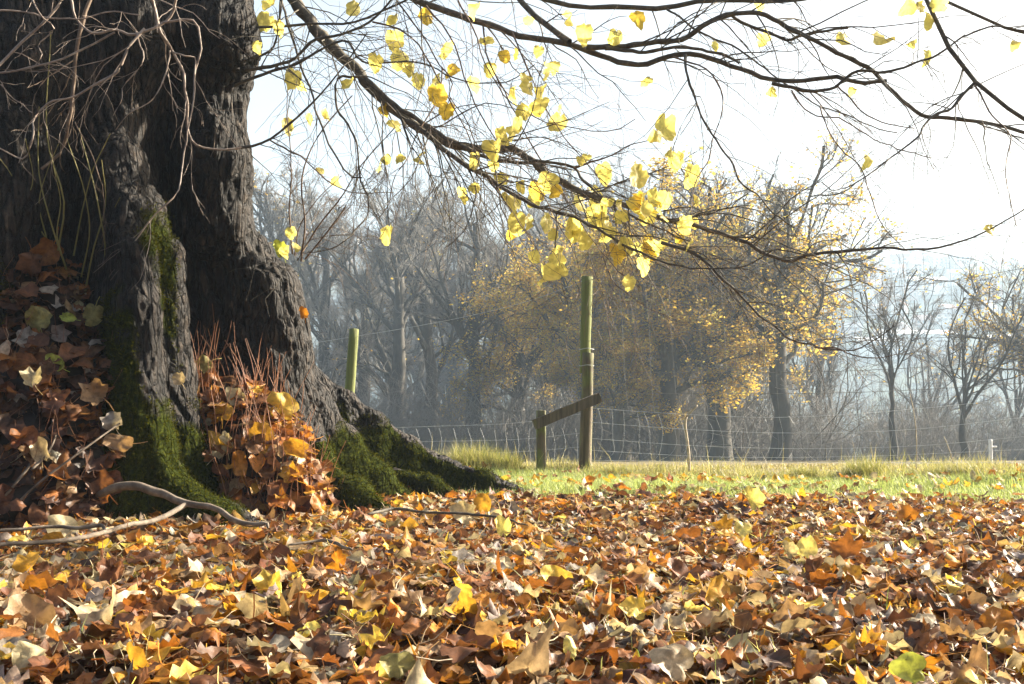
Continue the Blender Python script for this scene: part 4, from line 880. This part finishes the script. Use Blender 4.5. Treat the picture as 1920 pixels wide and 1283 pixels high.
for zz in (686, 655):
    a = np.linspace(0, 2 * math.pi, 17); c_ = P(1100, zz, 9.14)[None] + np.stack([0.062 * np.cos(a), 0.095 * np.sin(a), 0.004 * np.sin(3 * a)], 1)
    v, q_ = tubes(c_[None], np.full((1, 17), 0.0028), 5); obj('wire_binding', at_st(mesh('wire_binding', v, q_, M_WIRE)), st)
lp = post_mesh('fence_post', P(646, 860, 9.6), P(664, 617, 9.6), 0.050, 0.043, M_GPOST, 12); tag(obj('fence_post', lp), 'leaning green wooden fence post rising behind the long mossy root', 'fence post')
rp = post_mesh('fence_post', P(2120, 905, 8.25), P(2118, 330, 8.25), 0.055, 0.05, M_POST, 15); tag(obj('fence_post', rp), 'far end wooden fence post holding the net beyond the white marker', 'fence post')

net = empty('wire_fence', P(1110, 870, 9.1)); tag(net, 'sagging galvanised wire stock fence with tall wide-meshed netting above', 'wire fence')
NO = np.array(net.location)
def wire(pts, r, mat, name='wire', parent=net, org=NO, n=None, k=4):
    c_ = resample(np.array(pts), n or max(8, len(pts) * 6)); v, q_ = tubes(c_[None], np.full((1, len(c_)), r), k)
    return obj(name, mesh(name, v - org, q_, mat), parent)
H_LOW = [[(1108,765),(1280,778),(1440,782),(1700,770),(1920,745),(2118,722)], [(1108,792),(1300,806),(1450,811),(1700,805),(1920,783),(2118,765)], [(1108,823),(1300,835),(1500,841),(1740,835),(1920,820),(2118,806)],
         [(1108,845),(1350,857),(1640,855),(1920,843),(2118,838)], [(1108,862),(1500,868),(1920,868),(2118,870)]]
for h_ in H_LOW: wire([P(x, y + RS.normal(0, 0.8), fy(x) - 0.03) for x, y in h_], 0.0016, M_WIRE, 'line_wire')
def hy(i, x): return np.interp(x, [q[0] for q in H_LOW[i]], [q[1] for q in H_LOW[i]])
x = 1122.0
while x < 2110:
    pts = []; off = 0
    for i in range(5):
        sl = [0, 10, 12, 4, -14][i] * (0.5 + (x - 1100) / 900) + RS.normal(0, 4.0)
        pts.append(P(x + sl, hy(i, x + sl), fy(x) - 0.03 + RS.normal(0, 0.015)))
    wire(pts, 0.0011, M_WIRE, 'stay_wire', n=14, k=3); x += RS.uniform(20, 25)
H_UP = [[(1100,524),(1400,503),(1690,462),(1800,437),(1920,410),(2118,352)], [(1100,590),(1600,543),(1755,531),(1853,515),(1920,503),(2118,470)], [(1100,640),(1640,592),(1714,587),(1810,574),(1920,560),(2118,530)],
        [(1100,668),(1640,638),(1860,626),(1920,618),(2118,600)], [(1100,700),(1672,692),(1770,686),(1920,672),(2118,655)], [(1100,738),(1680,733),(1920,718),(2118,700)]]
for i, h_ in enumerate(H_UP): wire([P(x, y, fy(x) + 0.05) for x, y in h_], 0.0021 if i else 0.0022, M_RUST, 'line_wire')
x = 1160.0
while x < 2110:
    y0 = np.interp(x, [q[0] for q in H_UP[0]], [q[1] for q in H_UP[0]]); y1 = np.interp(x, [q[0] for q in H_UP[5]], [q[1] for q in H_UP[5]])
    wire([P(x, y0 + 6, fy(x) + 0.05), P(x + 8 + RS.normal(0, 2), lerp(y0, y1, 0.4), fy(x) + 0.05), P(x + 14, y1, fy(x) + 0.05), P(x + 18, hy(0, x), fy(x) + 0.02)], 0.0015, M_RUST, 'stay_wire', n=8, k=3); x += RS.uniform(44, 52)
for j in range(34):                                           # barbs of the top strand
    xx = 1130 + j * 29; c0 = P(xx, np.interp(xx, [q[0] for q in H_UP[0]], [q[1] for q in H_UP[0]]), fy(xx) + 0.05)
    v, q_ = tubes(np.array([[c0 + [-0.006, 0, -0.018], c0, c0 + [0.006, 0, 0.018]], [c0 + [-0.01, 0, 0.014], c0, c0 + [0.008, 0, -0.014]]]), np.full((2, 3), 0.0012), 3)
    obj('barb', mesh('barb', v - NO, q_, M_RUST), net)
for h_ in ([(300,800),(560,806),(800,800),(1000,790),(1090,776)], [(300,836),(560,832),(800,828),(1000,822),(1090,812)], [(300,856),(560,852),(800,850),(1000,846),(1090,838)]):
    wire([P(x, y, fy(x) + 0.03) for x, y in h_], 0.0018, M_WIRE, 'line_wire')
x = 560.0
while x < 1085:
    wire([P(x, 803, fy(x) + 0.03), P(x + RS.normal(4, 3), 830, fy(x) + 0.03), P(x + RS.normal(2, 4), 866, fy(x) + 0.03)], 0.0013, M_WIRE, 'stay_wire', n=7, k=3); x += RS.uniform(20, 27)
wire([P(300,690,10.0), P(560,648,9.7), P(660,632,9.6), P(780,612,9.45), P(900,588,9.3), P(1000,562,9.2), P(1100,524,9.16)], 0.0019, M_WIRE, 'line_wire', n=40)

# white marker and rail out on the field
wm = empty('marker_post', P(1858, 872, 26)); tag(wm, 'small white marker post with a short side arm out in the field', 'marker post'); WO = np.array(wm.location)
for nm_, a, b_, r in (('shaft', P(1858, 880, 26), P(1857, 824, 26), 0.045), ('arm', P(1857, 838, 26), P(1869, 838, 26), 0.022)):
    me = post_mesh(nm_, a, b_, r, r, M_WHITE, 3, k=8); me.transform(Matrix.Translation(-Vector(WO))); obj(nm_, me, wm)
wr = empty('low_rail', P(1780, 873, 27)); tag(wr, 'low white rail running across the field behind the marker post', 'rail'); WO = np.array(wr.location)
for yy0 in (869.5,):
    me = plank(P(1640, yy0, 27), P(2100, yy0 + 3, 27), 0.04, 0.03, M_WHITE, 'rail'); me.transform(Matrix.Translation(-Vector(WO))); obj('rail', me, wr)
for xx in range(1660, 2100, 62):
    me = post_mesh('rail_post', P(xx, 884, 27.05), P(xx, 868, 27.05), 0.03, 0.03, M_WHITE, xx, k=6); me.transform(Matrix.Translation(-Vector(WO))); obj('rail_post', me, wr)
for lb, pts, w in (('bleached dead stalk with a forked top standing by the netting', [(1292, 885, 9.0), (1291, 850, 9.0), (1287, 815, 9.0), (1286, 785, 9.0), (1300, 768, 9.0), (1308, 760, 9.0)], [6, 6, 5, 4]),
                   ('tall thin bleached stalk leaning in the netting', [(1718, 880, 8.6), (1718, 820, 8.6), (1713, 770, 8.6), (1706, 738, 8.6)], [2.2, 2, 1.4]),
                   ('short slanting straw stalk beside the tall bleached one', [(1790, 882, 8.5), (1782, 850, 8.5), (1770, 818, 8.5)], [2.5, 2, 1.5])):
    v, q_, T = rod(pts, w, k=6); s = Soup(); s.add(v, q_, T); tag(obj('dead_stalk', s.mesh('dead_stalk', M_STRAW)), lb, 'stalk')

# ------------------------------------------------------------------ grass
def blades(soup, base, h, w, lean, colr, curve=0.5):
    n = len(base); az = RS.uniform(0, 2 * math.pi, n); l = RS.uniform(0.1, 1.0, n) * lean
    d = np.stack([np.cos(az) * l, np.sin(az) * l, np.ones(n)], 1); d /= np.linalg.norm(d, axis=1, keepdims=True)
    s_ = np.stack([-np.sin(az + RS.normal(0, 0.8, n)), np.cos(az), np.zeros(n)], 1)
    dr = np.stack([np.cos(az) * l, np.sin(az) * l, -l * 0.6], 1) * curve
    m1 = base + d * (h * 0.5)[:, None]; tp = m1 + (d + dr) * (h * 0.5)[:, None]; W = w[:, None] * s_
    V = np.stack([base - W, base + W, m1 - W * 0.75, m1 + W * 0.75, tp], 1).reshape(-1, 3)
    o_ = (np.arange(n) * 5)[:, None]; Q_ = o_ + np.array([[0, 1, 3, 2]]); T_ = o_ + np.array([[2, 3, 4]])
    soup.add(V, Q_, T_, np.repeat(colr, 5, 0))
def gcol(n, a, b_, t=None):
    t = RS.rand(n, 1) if t is None else t
    return (np.array(a) * (1 - t) + np.array(b_) * t) * RS.uniform(0.75, 1.25, (n, 1))
turf = Soup(); n = 70000; y = RS.uniform(6.0, 9.0, n); x = RS.uniform(-0.62, 0.62, n) * y
k = RS.rand(n) < smooth((y - 6.05) / 0.55 + 0.35 * perlin(np.stack([x * 2, y * 2, 0 * x], 1))); x, y = x[k], y[k]; n = len(x)
blades(turf, np.stack([x, y, gz(x, y) - 0.015], 1), RS.uniform(0.045, 0.085, n), RS.uniform(0.0014, 0.0026, n), 0.8, gcol(n, (0.25, 0.31, 0.10), (0.48, 0.50, 0.23)))
tag(obj('turf_grass', turf.mesh('turf_grass', M_GRASS, False)), 'strip of bright green mown grass beyond the leaves', 'grass', kind='stuff')
rough = Soup(); n = 42000; x = RS.uniform(-5.5, 5.5, n); y = np.array([fy(CX + F * a / 9.0) for a in x]) + RS.normal(0.0, 0.26, n)
cl = fbm(np.stack([x * 1.5, y * 1.5, 0 * x + 4], 1), 2); k = cl > -0.35; x, y, cl = x[k], y[k], cl[k]; n = len(x)
blades(rough, np.stack([x, y, gz(x, y) - 0.02], 1), RS.uniform(0.06, 0.16, n) * (1 + np.clip(cl, -0.4, 1)), RS.uniform(0.0014, 0.003, n), 1.1, gcol(n, (0.20, 0.21, 0.07), (0.52, 0.43, 0.22)))
n = 30000; x = RS.uniform(-8, 8, n); y = RS.uniform(9.2, 17, n)
blades(rough, np.stack([x, y, gz(x, y) - 0.02], 1), RS.uniform(0.03, 0.07, n), RS.uniform(0.003, 0.006, n), 1.2, gcol(n, (0.22, 0.19, 0.08), (0.40, 0.31, 0.15)))
n = 240; x = RS.uniform(-4.5, 5.2, n); y = np.array([fy(CX + F * a / 9.0) for a in x]) + RS.normal(-0.05, 0.15, n)
blades(rough, np.stack([x, y, gz(x, y)], 1), RS.uniform(0.15, 0.33, n), RS.uniform(0.0015, 0.0025, n), 0.5, gcol(n, (0.45, 0.36, 0.2), (0.6, 0.5, 0.32)))
tag(obj('rough_grass', rough.mesh('rough_grass', M_GRASS, False)), 'band of rough straw and green grass along the fence', 'grass', kind='stuff')
for (px, py, hp, wd, lb) in ((1618, 893, 46, 38, 'tall domed grass tussock under the net near the marker post'), (885, 893, 52, 40, 'pale feathery grass tussock beside the end of the long root'), (945, 893, 38, 30, 'low straw tussock between the stub post and the feathery tussock'),
                             (1165, 892, 26, 34, 'flattened straw tussock right of the tall strainer post'), (1505, 890, 32, 24, 'small thin tussock left of the domed one'), (1790, 888, 26, 40, 'low green tussock below the white rail'), (1405, 890, 24, 40, 'matted low tussock behind the bleached forked stalk')):
    s = Soup(); n = 1100; Y = fy(px) - 0.22; c0 = P(px, py, Y); rr_ = wd * Y / F * np.sqrt(RS.rand(n)); az = RS.uniform(0, 6.28, n)
    b0 = np.stack([c0[0] + rr_ * np.cos(az), c0[1] + rr_ * np.sin(az) * 0.8, np.zeros(n)], 1); b0[:, 2] = gz(b0[:, 0], b0[:, 1]) - 0.02
    blades(s, b0, hp * Y / F * RS.uniform(0.5, 1.35, n), RS.uniform(0.0012, 0.0026, n), 0.9, gcol(n, (0.14, 0.17, 0.035), (0.52, 0.44, 0.2)))
    tag(obj('grass_tussock', s.mesh('grass_tussock', M_GRASS, False)), lb, 'tussock', 'grass tussocks along the fence')
s = Soup(); n = 3200; y = np.sqrt(RS.uniform(2.0 ** 2, 6.9 ** 2, n)); x = RS.uniform(-0.6, 0.6, n) * y
cl = perlin(np.stack([x * 1.3, y * 1.3, 0 * x + 8], 1)); k = cl > 0.05; x, y = x[k], y[k]; n = len(x)
blades(s, np.stack([x, y, gz(x, y) + 0.01], 1), RS.uniform(0.05, 0.11, n), RS.uniform(0.0009, 0.0018, n), 1.0, gcol(n, (0.17, 0.25, 0.05), (0.6, 0.5, 0.3)), 0.9)
tag(obj('stray_grass', s.mesh('stray_grass', M_GRASS, False)), 'stray blades of grass poking up through the leaf carpet', 'grass', kind='stuff')

# ------------------------------------------------------------------ trees beyond the fence
def make_tree(seed, H, r0, kind):
    rs = np.random.RandomState(seed); n0 = 10
    th = H * (0.42 if kind == 'oak' else 0.36 if kind == 'open' else 0.72)
    z = np.linspace(-0.3, th, n0); wob = np.cumsum(rs.normal(0, 0.05 if kind == 'oak' else 0.06, (n0, 2)), 0)
    Pt = np.concatenate([wob, z[:, None]], 1)[None]; Rt = (r0 * (np.linspace(1, 0.62 if kind == 'oak' else 0.3, n0) + 0.45 * np.exp(-np.linspace(0, 9, n0))))[None]
    out = [(Pt, Rt, 10)]
    if kind == 'open':
        P1, R1 = grow(Pt, Rt, 7, rs, 1.45, (0.25, 0.75), 0.08, 0.16, 10, 0.7, 0.5, 0.2)
        P2, R2 = grow(P1, R1, 8, rs, 0.42, (0.4, 0.9), 0.05, 0.2, 7, 0.6, 0.2, 0.25)
        P3, R3 = grow(P2, R2, 6, rs, 0.5, (0.35, 0.9), 0.04, 0.2, 5, 0.6, 0.2, 0.4)
        P4, R4 = grow(P3, R3, 6, rs, 0.6, (0.35, 0.9), 0.0, 0.2, 3, 0.6, 0.15, 0.6, 0.15)
    elif kind == 'oak':
        P1, R1 = grow(Pt, Rt, 14, rs, 1.10, (0.45, 1.25), 0.06, 0.20, 9, 0.42, 0.42, 0.2)
        P2, R2 = grow(P1, R1, 8, rs, 0.46, (0.4, 1.1), 0.03, 0.24, 7, 0.6, 0.18, 0.25)
        P3, R3 = grow(P2, R2, 7, rs, 0.5, (0.4, 1.1), 0.03, 0.25, 5, 0.6, 0.2, 0.4)
        P4, R4 = grow(P3, R3, 5, rs, 0.6, (0.4, 1.0), 0.02, 0.25, 3, 0.6, 0.2, 0.6, 0.2)
    else:
        P1, R1 = grow(Pt, Rt, 13, rs, 0.50, (0.3, 0.85), 0.10, 0.13, 9, 0.6, 0.22, 0.2)
        P2, R2 = grow(P1, R1, 8, rs, 0.46, (0.35, 0.9), 0.07, 0.16, 7, 0.6, 0.15, 0.25)
        P3, R3 = grow(P2, R2, 7, rs, 0.52, (0.35, 0.9), 0.05, 0.18, 5, 0.6, 0.2, 0.4)
        P4, R4 = grow(P3, R3, 9, rs, 0.62, (0.35, 0.9), 0.0, 0.2, 3, 0.6, 0.15, 0.6, 0.2)
    R1 = np.maximum(R1, 0.03); R2 = np.maximum(R2, 0.014); R3 = np.maximum(R3, 0.007); R4 = np.maximum(R4, 0.0045)
    tr = Soup()
    for a, b_, k in ((Pt, Rt, 12), (P1, R1, 7), (P2, R2, 5)):
        v, q_ = tubes(a, b_, k); tr.add(v, q_)
    tr.V = [v_ + (0.10 * r0 * fbm(v_ * np.array([4.0, 4.0, 1.2]) + seed, 3))[:, None] * np.array([1, 1, 0.2]) for v_ in tr.V]
    tw = Soup()
    for a, b_ in ((P3, R3), (P4, R4)):
        v, q_ = tubes(a, b_, 3); tw.add(v, q_)
    return tr.mesh('trunk', M_FARBARK), tw.mesh('crown', M_FARTWIG), P4, P3
def leaf_cloud(P4, cnt, seed, sz, low):
    rs = np.random.RandomState(seed); E = P4[:, -1]; zt = (E[:, 2] - E[:, 2].min()) / np.ptp(E[:, 2])
    cl = perlin(E * 0.7 + seed); w = np.clip(1.2 - low * zt + 1.3 * cl, 0.03, None) ** 1.3; w /= w.sum()
    i = rs.choice(len(E), cnt, p=w); pos = P4[i, rs.randint(1, 3, cnt)] + rs.normal(0, 0.10, (cnt, 3))
    R = rot_batch(cnt, 1.2, rs); s = rs.uniform(0.6, 1.25, (cnt, 1)) * sz
    a = R[:, :, 0] * s; b_ = R[:, :, 1] * s * 0.6; nrm = R[:, :, 2] * s * 0.2
    V = np.stack([pos - a, pos + b_ + nrm, pos + a, pos - b_ + nrm], 1).reshape(-1, 3)
    c = np.array([[0.64, 0.43, 0.08], [0.72, 0.54, 0.13], [0.50, 0.33, 0.10], [0.50, 0.45, 0.13]])[rs.randint(0, 4, cnt)] * rs.uniform(0.7, 1.25, (cnt, 1))
    return mesh('foliage', V, np.arange(cnt * 4).reshape(-1, 4), M_FARLEAF, False, np.repeat(c, 4, 0))
PROTO = {}
def proto(key, seed, H, r0, kind, leaves=0, lsz=0.06, low=1.0):
    tr, tw, P4, P3 = make_tree(seed, H, r0, kind)
    PROTO[key] = (tr, tw, leaf_cloud(P4, leaves, seed, lsz, low) if leaves else None, float(np.percentile(P4[:, -1, 2], 99.3)))
proto('oakA', 11, 8.6, 0.25, 'oak', 23000, 0.045, 0.6); proto('oakB', 12, 8.8, 0.20, 'oak', 6500, 0.044, 0.85); proto('oakC', 13, 8.2, 0.22, 'oak', 4500, 0.044, 0.6)
proto('bareA', 21, 13.5, 0.34, 'bare'); proto('bareB', 22, 13.0, 0.30, 'bare'); proto('bareC', 23, 12.5, 0.36, 'bare', 260, 0.05, 0.8); proto('bareD', 24, 10, 0.28, 'bare', 300, 0.06, 1.0); proto('openA', 31, 9, 0.17, 'open', 120, 0.05, 0.8); proto('openB', 34, 9, 0.16, 'open', 60, 0.05, 0.8)
def plant(key, px, Y, sc, rz, name, label, group=None):
    x = (px - CX) * Y / F; tr, tw, lf, H = PROTO[key]
    if sc > 100: sc = ((EYE - (sc - HY) * Y / F) - float(gz(x, Y))) / H      # sc given as the picture height of the top
    e = empty(name, (x, Y, float(gz(x, Y)))); e.rotation_euler = (0, 0, rz); e.scale = (sc,) * 3
    obj('trunk', tr, e); obj('crown', tw, e)
    if lf: obj('foliage', lf, e)
    tag(e, label, 'tree', group); return e
plant('oakA', 1245, 45.0, 345, 0.3, 'oak_tree', 'broad oak in thick yellow leaf with a stout pale trunk behind the netting')
plant('oakB', 1456, 46.5, 288, 1.9, 'oak_tree', 'dark-trunked oak with thin golden leaves and a high dome')
plant('oakA', 1100, 49.5, 430, 2.6, 'oak_tree', 'yellow oak spreading behind the tall strainer post')
plant('oakA', 985, 58, 500, 4.4, 'oak_tree', 'low ochre oak spreading left of the stub post')
plant('oakA', 1150, 44, 560, 1.2, 'oak_tree', 'small bushy golden oak in front of the stout oak')
plant('oakA', 1390, 56, 420, 3.6, 'oak_tree', 'rounded ochre oak behind the dark-trunked one')
plant('oakC', 1342, 49.5, 300, 4.0, 'oak_tree', 'twin-stemmed oak standing between the stout oak and the dark one')
plant('oakB', 1170, 57.0, 350, 5.2, 'oak_tree', 'further golden oak half hidden behind the stout pale trunk')
plant('oakC', 1965, 49.5, 455, 2.2, 'oak_tree', 'brown-leaved oak reaching in past the end of the white rail')
plant('bareA', 880, 57.0, 290, 0.4, 'bare_tree', 'dark ivy-hung bare tree standing behind the feathery tussock')
plant('openA', 1805, 46.0, 490, 1.0, 'bare_tree', 'slim bare tree forking in two behind the marker post')
plant('openB', 1668, 50.0, 480, 2.0, 'bare_tree', 'bare forked tree with crooked limbs behind the domed tussock')
plant('bareC', 745, 63.0, 320, 3.0, 'bare_tree', 'tall bare tree rising behind the leaning green post')
plant('bareB', 620, 66.0, 330, 4.4, 'bare_tree', 'bare grey tree close beside the old trunk edge')
gl = 'bare grey tree in the misty wood beyond the field'
RT = np.random.RandomState(5)
for px, Y in [(520, 48), (680, 50), (800, 46), (960, 48), (1030, 44), (1090, 54), (740, 62), (580, 66), (1290, 56), (1390, 48), (1530, 50), (1010, 66), (450, 56), (380, 46), (250, 52), (100, 50), (-60, 48),
              (840, 80), (1130, 74), (1330, 72), (1735, 66), (1905, 50), (2010, 44), (2100, 50), (2200, 46)]:
    k = (['bareA', 'bareB', 'bareC', 'bareD'] if px < 1550 else ['openA', 'openB', 'bareD', 'openA'])[RT.randint(4)]; Y *= 1.45; tp = RT.uniform(300, 400) + (190 if px > 1550 else 140 if px > 1480 else 0)
    plant(k, px, Y, tp, RT.uniform(0, 6.28), 'bare_tree', gl, 'bare trees of the misty wood')
# more of the wood, further down the slope
for q_i in range(10):
    Y = RT.uniform(110, 160); px = RT.uniform(420, 1450); k = ['bareA', 'bareB', 'bareC'][RT.randint(3)]; tp = RT.uniform(320, 430) + (130 if px > 1450 else 0)
    plant(k, px, Y, tp, RT.uniform(0, 6.28), 'bare_tree', gl, 'bare trees of the misty wood')
# thickets of leafless scrub
TH = []
for sd_ in range(3):
    rs = np.random.RandomState(40 + sd_); n = 75; m = 5; b0 = np.stack([rs.normal(0, 0.8, n), rs.normal(0, 0.6, n), np.full(n, -0.2)], 1); ht = rs.uniform(1.0, 3.4, n)
    d = np.stack([b0[:, 0] * 0.3 + rs.normal(0, 0.3, n), rs.normal(0, 0.35, n), np.ones(n)], 1); pts = [b0]
    for _ in range(m - 1):
        d = d + rs.normal(0, 0.2, (n, 3)); d /= np.linalg.norm(d, axis=1, keepdims=True); pts.append(pts[-1] + d * (ht / (m - 1))[:, None])
    Pu = np.stack(pts, 1); Ru = rs.uniform(0.008, 0.02, (n, 1)) * np.linspace(1, 0.4, m)[None]
    Pv, Rv = grow(Pu, Ru, 7, rs, 0.45, (0.3, 1.0), 0.03, 0.2, 4, 0.6, 0.15, 0.6); Rv = np.maximum(Rv, 0.0045)
    Pw, Rw = grow(Pv, Rv, 4, rs, 0.5, (0.3, 1.0), 0.0, 0.2, 3, 0.7, 0.15, 0.7); Rw = np.maximum(Rw, 0.004)
    s = Soup(); 
    for a, b_ in ((Pu, Ru), (Pv, Rv), (Pw, Rw)):
        v, q_ = tubes(a, b_, 3); s.add(v, q_)
    TH.append(s.mesh('thicket', M_FARTWIG))
for q_i in range(70):
    Y = RT.uniform(50, 92); px = RT.uniform(300, 2150); x = (px - CX) * Y / F; o = obj('thicket', TH[RT.randint(3)], None, (x, Y, float(gz(x, Y))))
    sc = RT.uniform(0.8, 1.7) * (0.78 if px > 1560 else 1.0) * (0.9 + Y / 150); o.scale = (sc * 1.2, sc * 1.2, sc); o.rotation_euler = (0, 0, RT.uniform(0, 6.28))
    tag(o, 'grey leafless thicket under the misty wood', 'thicket', 'thickets under the misty wood')

# ------------------------------------------------------------------ far hillside with houses
M_HW = [mat_simple('render_wall', [(0.3, (0.62, 0.60, 0.56)), (0.7, (0.78, 0.76, 0.72))], (0.5,) * 3, 2, 0.9, 0), mat_simple('brick_wall', [(0.3, (0.30, 0.20, 0.15)), (0.7, (0.42, 0.28, 0.21))], (0.5,) * 3, 2, 0.9, 0)]
M_HR = [mat_simple('slate_roof', [(0.3, (0.16, 0.17, 0.19)), (0.7, (0.26, 0.27, 0.29))], (0.5,) * 3, 2, 0.4, 0), mat_simple('tile_roof', [(0.3, (0.26, 0.14, 0.10)), (0.7, (0.36, 0.2, 0.14))], (0.5,) * 3, 2, 0.8, 0)]
M_METAL = mat_simple('pale_sheet_roof', [(0.3, (0.7, 0.71, 0.72)), (0.7, (0.8, 0.8, 0.8))], (0.2,) * 3, 2, 0.35, 0, spec=0.6)
M_PANE = mat_simple('dark_pane', [(0.3, (0.04, 0.05, 0.06)), (0.7, (0.08, 0.09, 0.1))], (1,) * 3, 2, 0.1, 0, spec=0.6)
def box_mesh(name, x0, x1, y0, y1, z0, z1, mat):
    V = [(x, y, z) for z in (z0, z1) for (x, y) in ((x0, y0), (x1, y0), (x1, y1), (x0, y1))]
    return mesh(name, V, np.array([(3, 2, 1, 0), (4, 5, 6, 7), (0, 1, 5, 4), (1, 2, 6, 5), (2, 3, 7, 6), (3, 0, 4, 7)]), mat, False)
def gable(name, L, D, z0, h, ov, mat, t=0.25):
    hx = L / 2 + ov; hy_ = D / 2 + ov; V = []
    for zz in (0, -t):
        for x_ in (-hx, hx): V += [(x_, -hy_, z0 + zz), (x_, 0, z0 + h + zz), (x_, hy_, z0 + zz)]
    Fq = [(0, 3, 4, 1), (1, 4, 5, 2), (6, 7, 10, 9), (7, 8, 11, 10), (0, 6, 9, 3), (2, 5, 11, 8), (0, 1, 7, 6), (1, 2, 8, 7), (3, 9, 10, 4), (4, 10, 11, 5)]
    return mesh(name, V, np.array(Fq), mat, False)
def gable_wall(name, L, D, z1, h, mat):
    V = []; 
    for x_ in (-L / 2, L / 2): V += [(x_, -D / 2, -4), (x_, D / 2, -4), (x_, D / 2, z1), (x_, 0, z1 + h - 0.3), (x_, -D / 2, z1)]
    s = Soup(); s.add(V, [(0, 5, 9, 4), (1, 2, 7, 6), (0, 4, 3, 2), (5, 7, 8, 9), (4, 9, 8, 3), (2, 3, 8, 7)], [(0, 2, 1), (5, 6, 7)]); return s.mesh(name, mat, False)
HP = []
for w_ in range(2):
    for r_ in range(2):
        HP.append((gable_wall('wall', 11, 8, 5.2, 3.0, M_HW[w_]), gable('roof', 11, 8, 5.15, 3.0, 0.4, M_HR[r_])))
WINM = box_mesh('window', -0.7, 0.7, -0.06, 0.06, -0.7, 0.7, M_PANE)
def hill_Y(px, py):
    """where the view ray meets the far slope"""
    Y = np.linspace(300, 545, 400); z = gz((px - CX) * Y / F, Y); pr = HY - F * (z - EYE) / Y
    j = np.where(pr <= py)[0]; return Y[j[0]] if len(j) else 520
RH = np.random.RandomState(3); nh = 0
hl = {(0, 0): 'pale rendered house with slate roof on the hazy hillside', (0, 1): 'pale rendered house with red tile roof on the hazy hillside', (1, 0): 'brick house with slate roof on the hazy hillside', (1, 1): 'brick house with red tile roof on the hazy hillside'}
spots = [(RH.uniform(1500, 2000), RH.uniform(486, 640)) for _ in range(46)] + [(RH.uniform(440, 700), RH.uniform(418, 500)) for _ in range(18)]
for px, py in spots:
    Y = hill_Y(px, py); x = (px - CX) * Y / F; w_ = int(RH.rand() < 0.35); r_ = int(RH.rand() < 0.4); wl_, rf = HP[w_ * 2 + r_]
    e = empty('hillside_house', (x, Y, float(gz(x, Y)))); e.rotation_euler = (0, 0, RH.normal(0, 0.35)); e.scale = (RH.uniform(0.55, 0.9), 0.7, RH.uniform(0.6, 0.75))
    obj('wall', wl_, e); obj('roof', rf, e)
    for wx in (-3.2, 0, 3.2):
        for wz in (1.6, 4.0): obj('window', WINM, e, (wx, -4.0, wz))
    tag(e, hl[(w_, r_)], 'house', 'houses on the far hillside')
for (px, py, L, D, H_, lb) in ((1712, 652, 30, 14, 5, 'long low pale-roofed shed in the valley behind the slim bare trees'), (1880, 655, 15, 9, 4, 'smaller pale-roofed shed near the brown-leaved oak'), (1640, 662, 15, 9, 4, 'short pale shed left of the long one in the valley'), (1735, 545, 16, 9, 4, 'pale flat hall half way up the far hillside')):
    Y = hill_Y(px, py); x = (px - CX) * Y / F; e = empty('valley_shed', (x, Y, float(gz(x, Y)))); tag(e, lb, 'shed')
    obj('wall', gable_wall('wall', L, D, H_, 2.0, M_HW[0]), e); obj('roof', gable('roof', L, D, H_ - 0.05, 2.0, 0.4, M_METAL), e)
    for wx in np.arange(-L / 2 + 3, L / 2 - 2, 5): obj('window', WINM, e, (wx, -D / 2, H_ * 0.55))
# far trees on the slope: nobody could count them
s = Soup(); n = 2600; Y = RS.uniform(230, 545, n); px = RS.uniform(-400, 2500, n); x = (px - CX) * Y / F
cl = perlin(np.stack([x * 0.02, Y * 0.02, 0 * x], 1)); k = (cl > -0.12) | (Y > 490); x, Y = x[k], Y[k]; n = len(x)
z = gz(x, Y); hh = RS.uniform(3.5, 8, n); m = 34
u_ = RS.normal(size=(n, m, 3)); u_ /= np.linalg.norm(u_, axis=2, keepdims=True); u_ *= RS.uniform(0.55, 1.0, (n, m, 1))
c0 = np.stack([x, Y, z + hh * 0.55], 1)[:, None] + u_ * np.stack([hh * 0.42, hh * 0.42, hh * 0.5], 1)[:, None]
a = RS.normal(0, 1, (n, m, 3)) * hh[:, None, None] * 0.085; b_ = RS.normal(0, 1, (n, m, 3)) * hh[:, None, None] * 0.085
Vf = np.stack([c0 - a, c0 + a, c0 + b_], 2).reshape(-1, 3)
cf = np.repeat((np.array([[0.06, 0.055, 0.04]]) * RS.uniform(0.6, 1.6, (n, 1)) + (RS.rand(n, 1) < 0.2) * np.array([[0.05, 0.03, 0.0]])), m * 3, 0)
stq = np.stack([np.stack([x, Y, z - 1], 1), np.stack([x, Y, z + hh * 0.6], 1)], 1); 
s.add(Vf, None, np.arange(len(Vf)).reshape(-1, 3), cf); v, q_ = tubes(stq, np.full((n, 2), 0.25), 3); s.add(v, q_, None, np.full((len(v), 3), 0.05))
tag(obj('hillside_woods', s.mesh('hillside_woods', M_FARLEAF, False)), 'hazy woods covering the far valley side', 'woods', kind='stuff')

# ------------------------------------------------------------------ haze
hz = box_mesh('haze', -1750, 1750, -8, 1510, -40, 112, None)
mh = bpy.data.materials.new('haze'); mh.use_nodes = True; nt = mh.node_tree; nt.nodes.clear()
ho = nt.nodes.new('ShaderNodeOutputMaterial'); pv = nt.nodes.new('ShaderNodeVolumePrincipled')
pv.inputs['Color'].default_value = (0.62, 0.80, 1.0, 1); pv.inputs['Density'].default_value = 0.0013; pv.inputs['Anisotropy'].default_value = 0.0
nt.links.new(pv.outputs[0], ho.inputs['Volume']); hz.materials.append(mh)
tag(obj('haze', hz), 'thin pale autumn haze filling the valley', 'haze', kind='stuff')
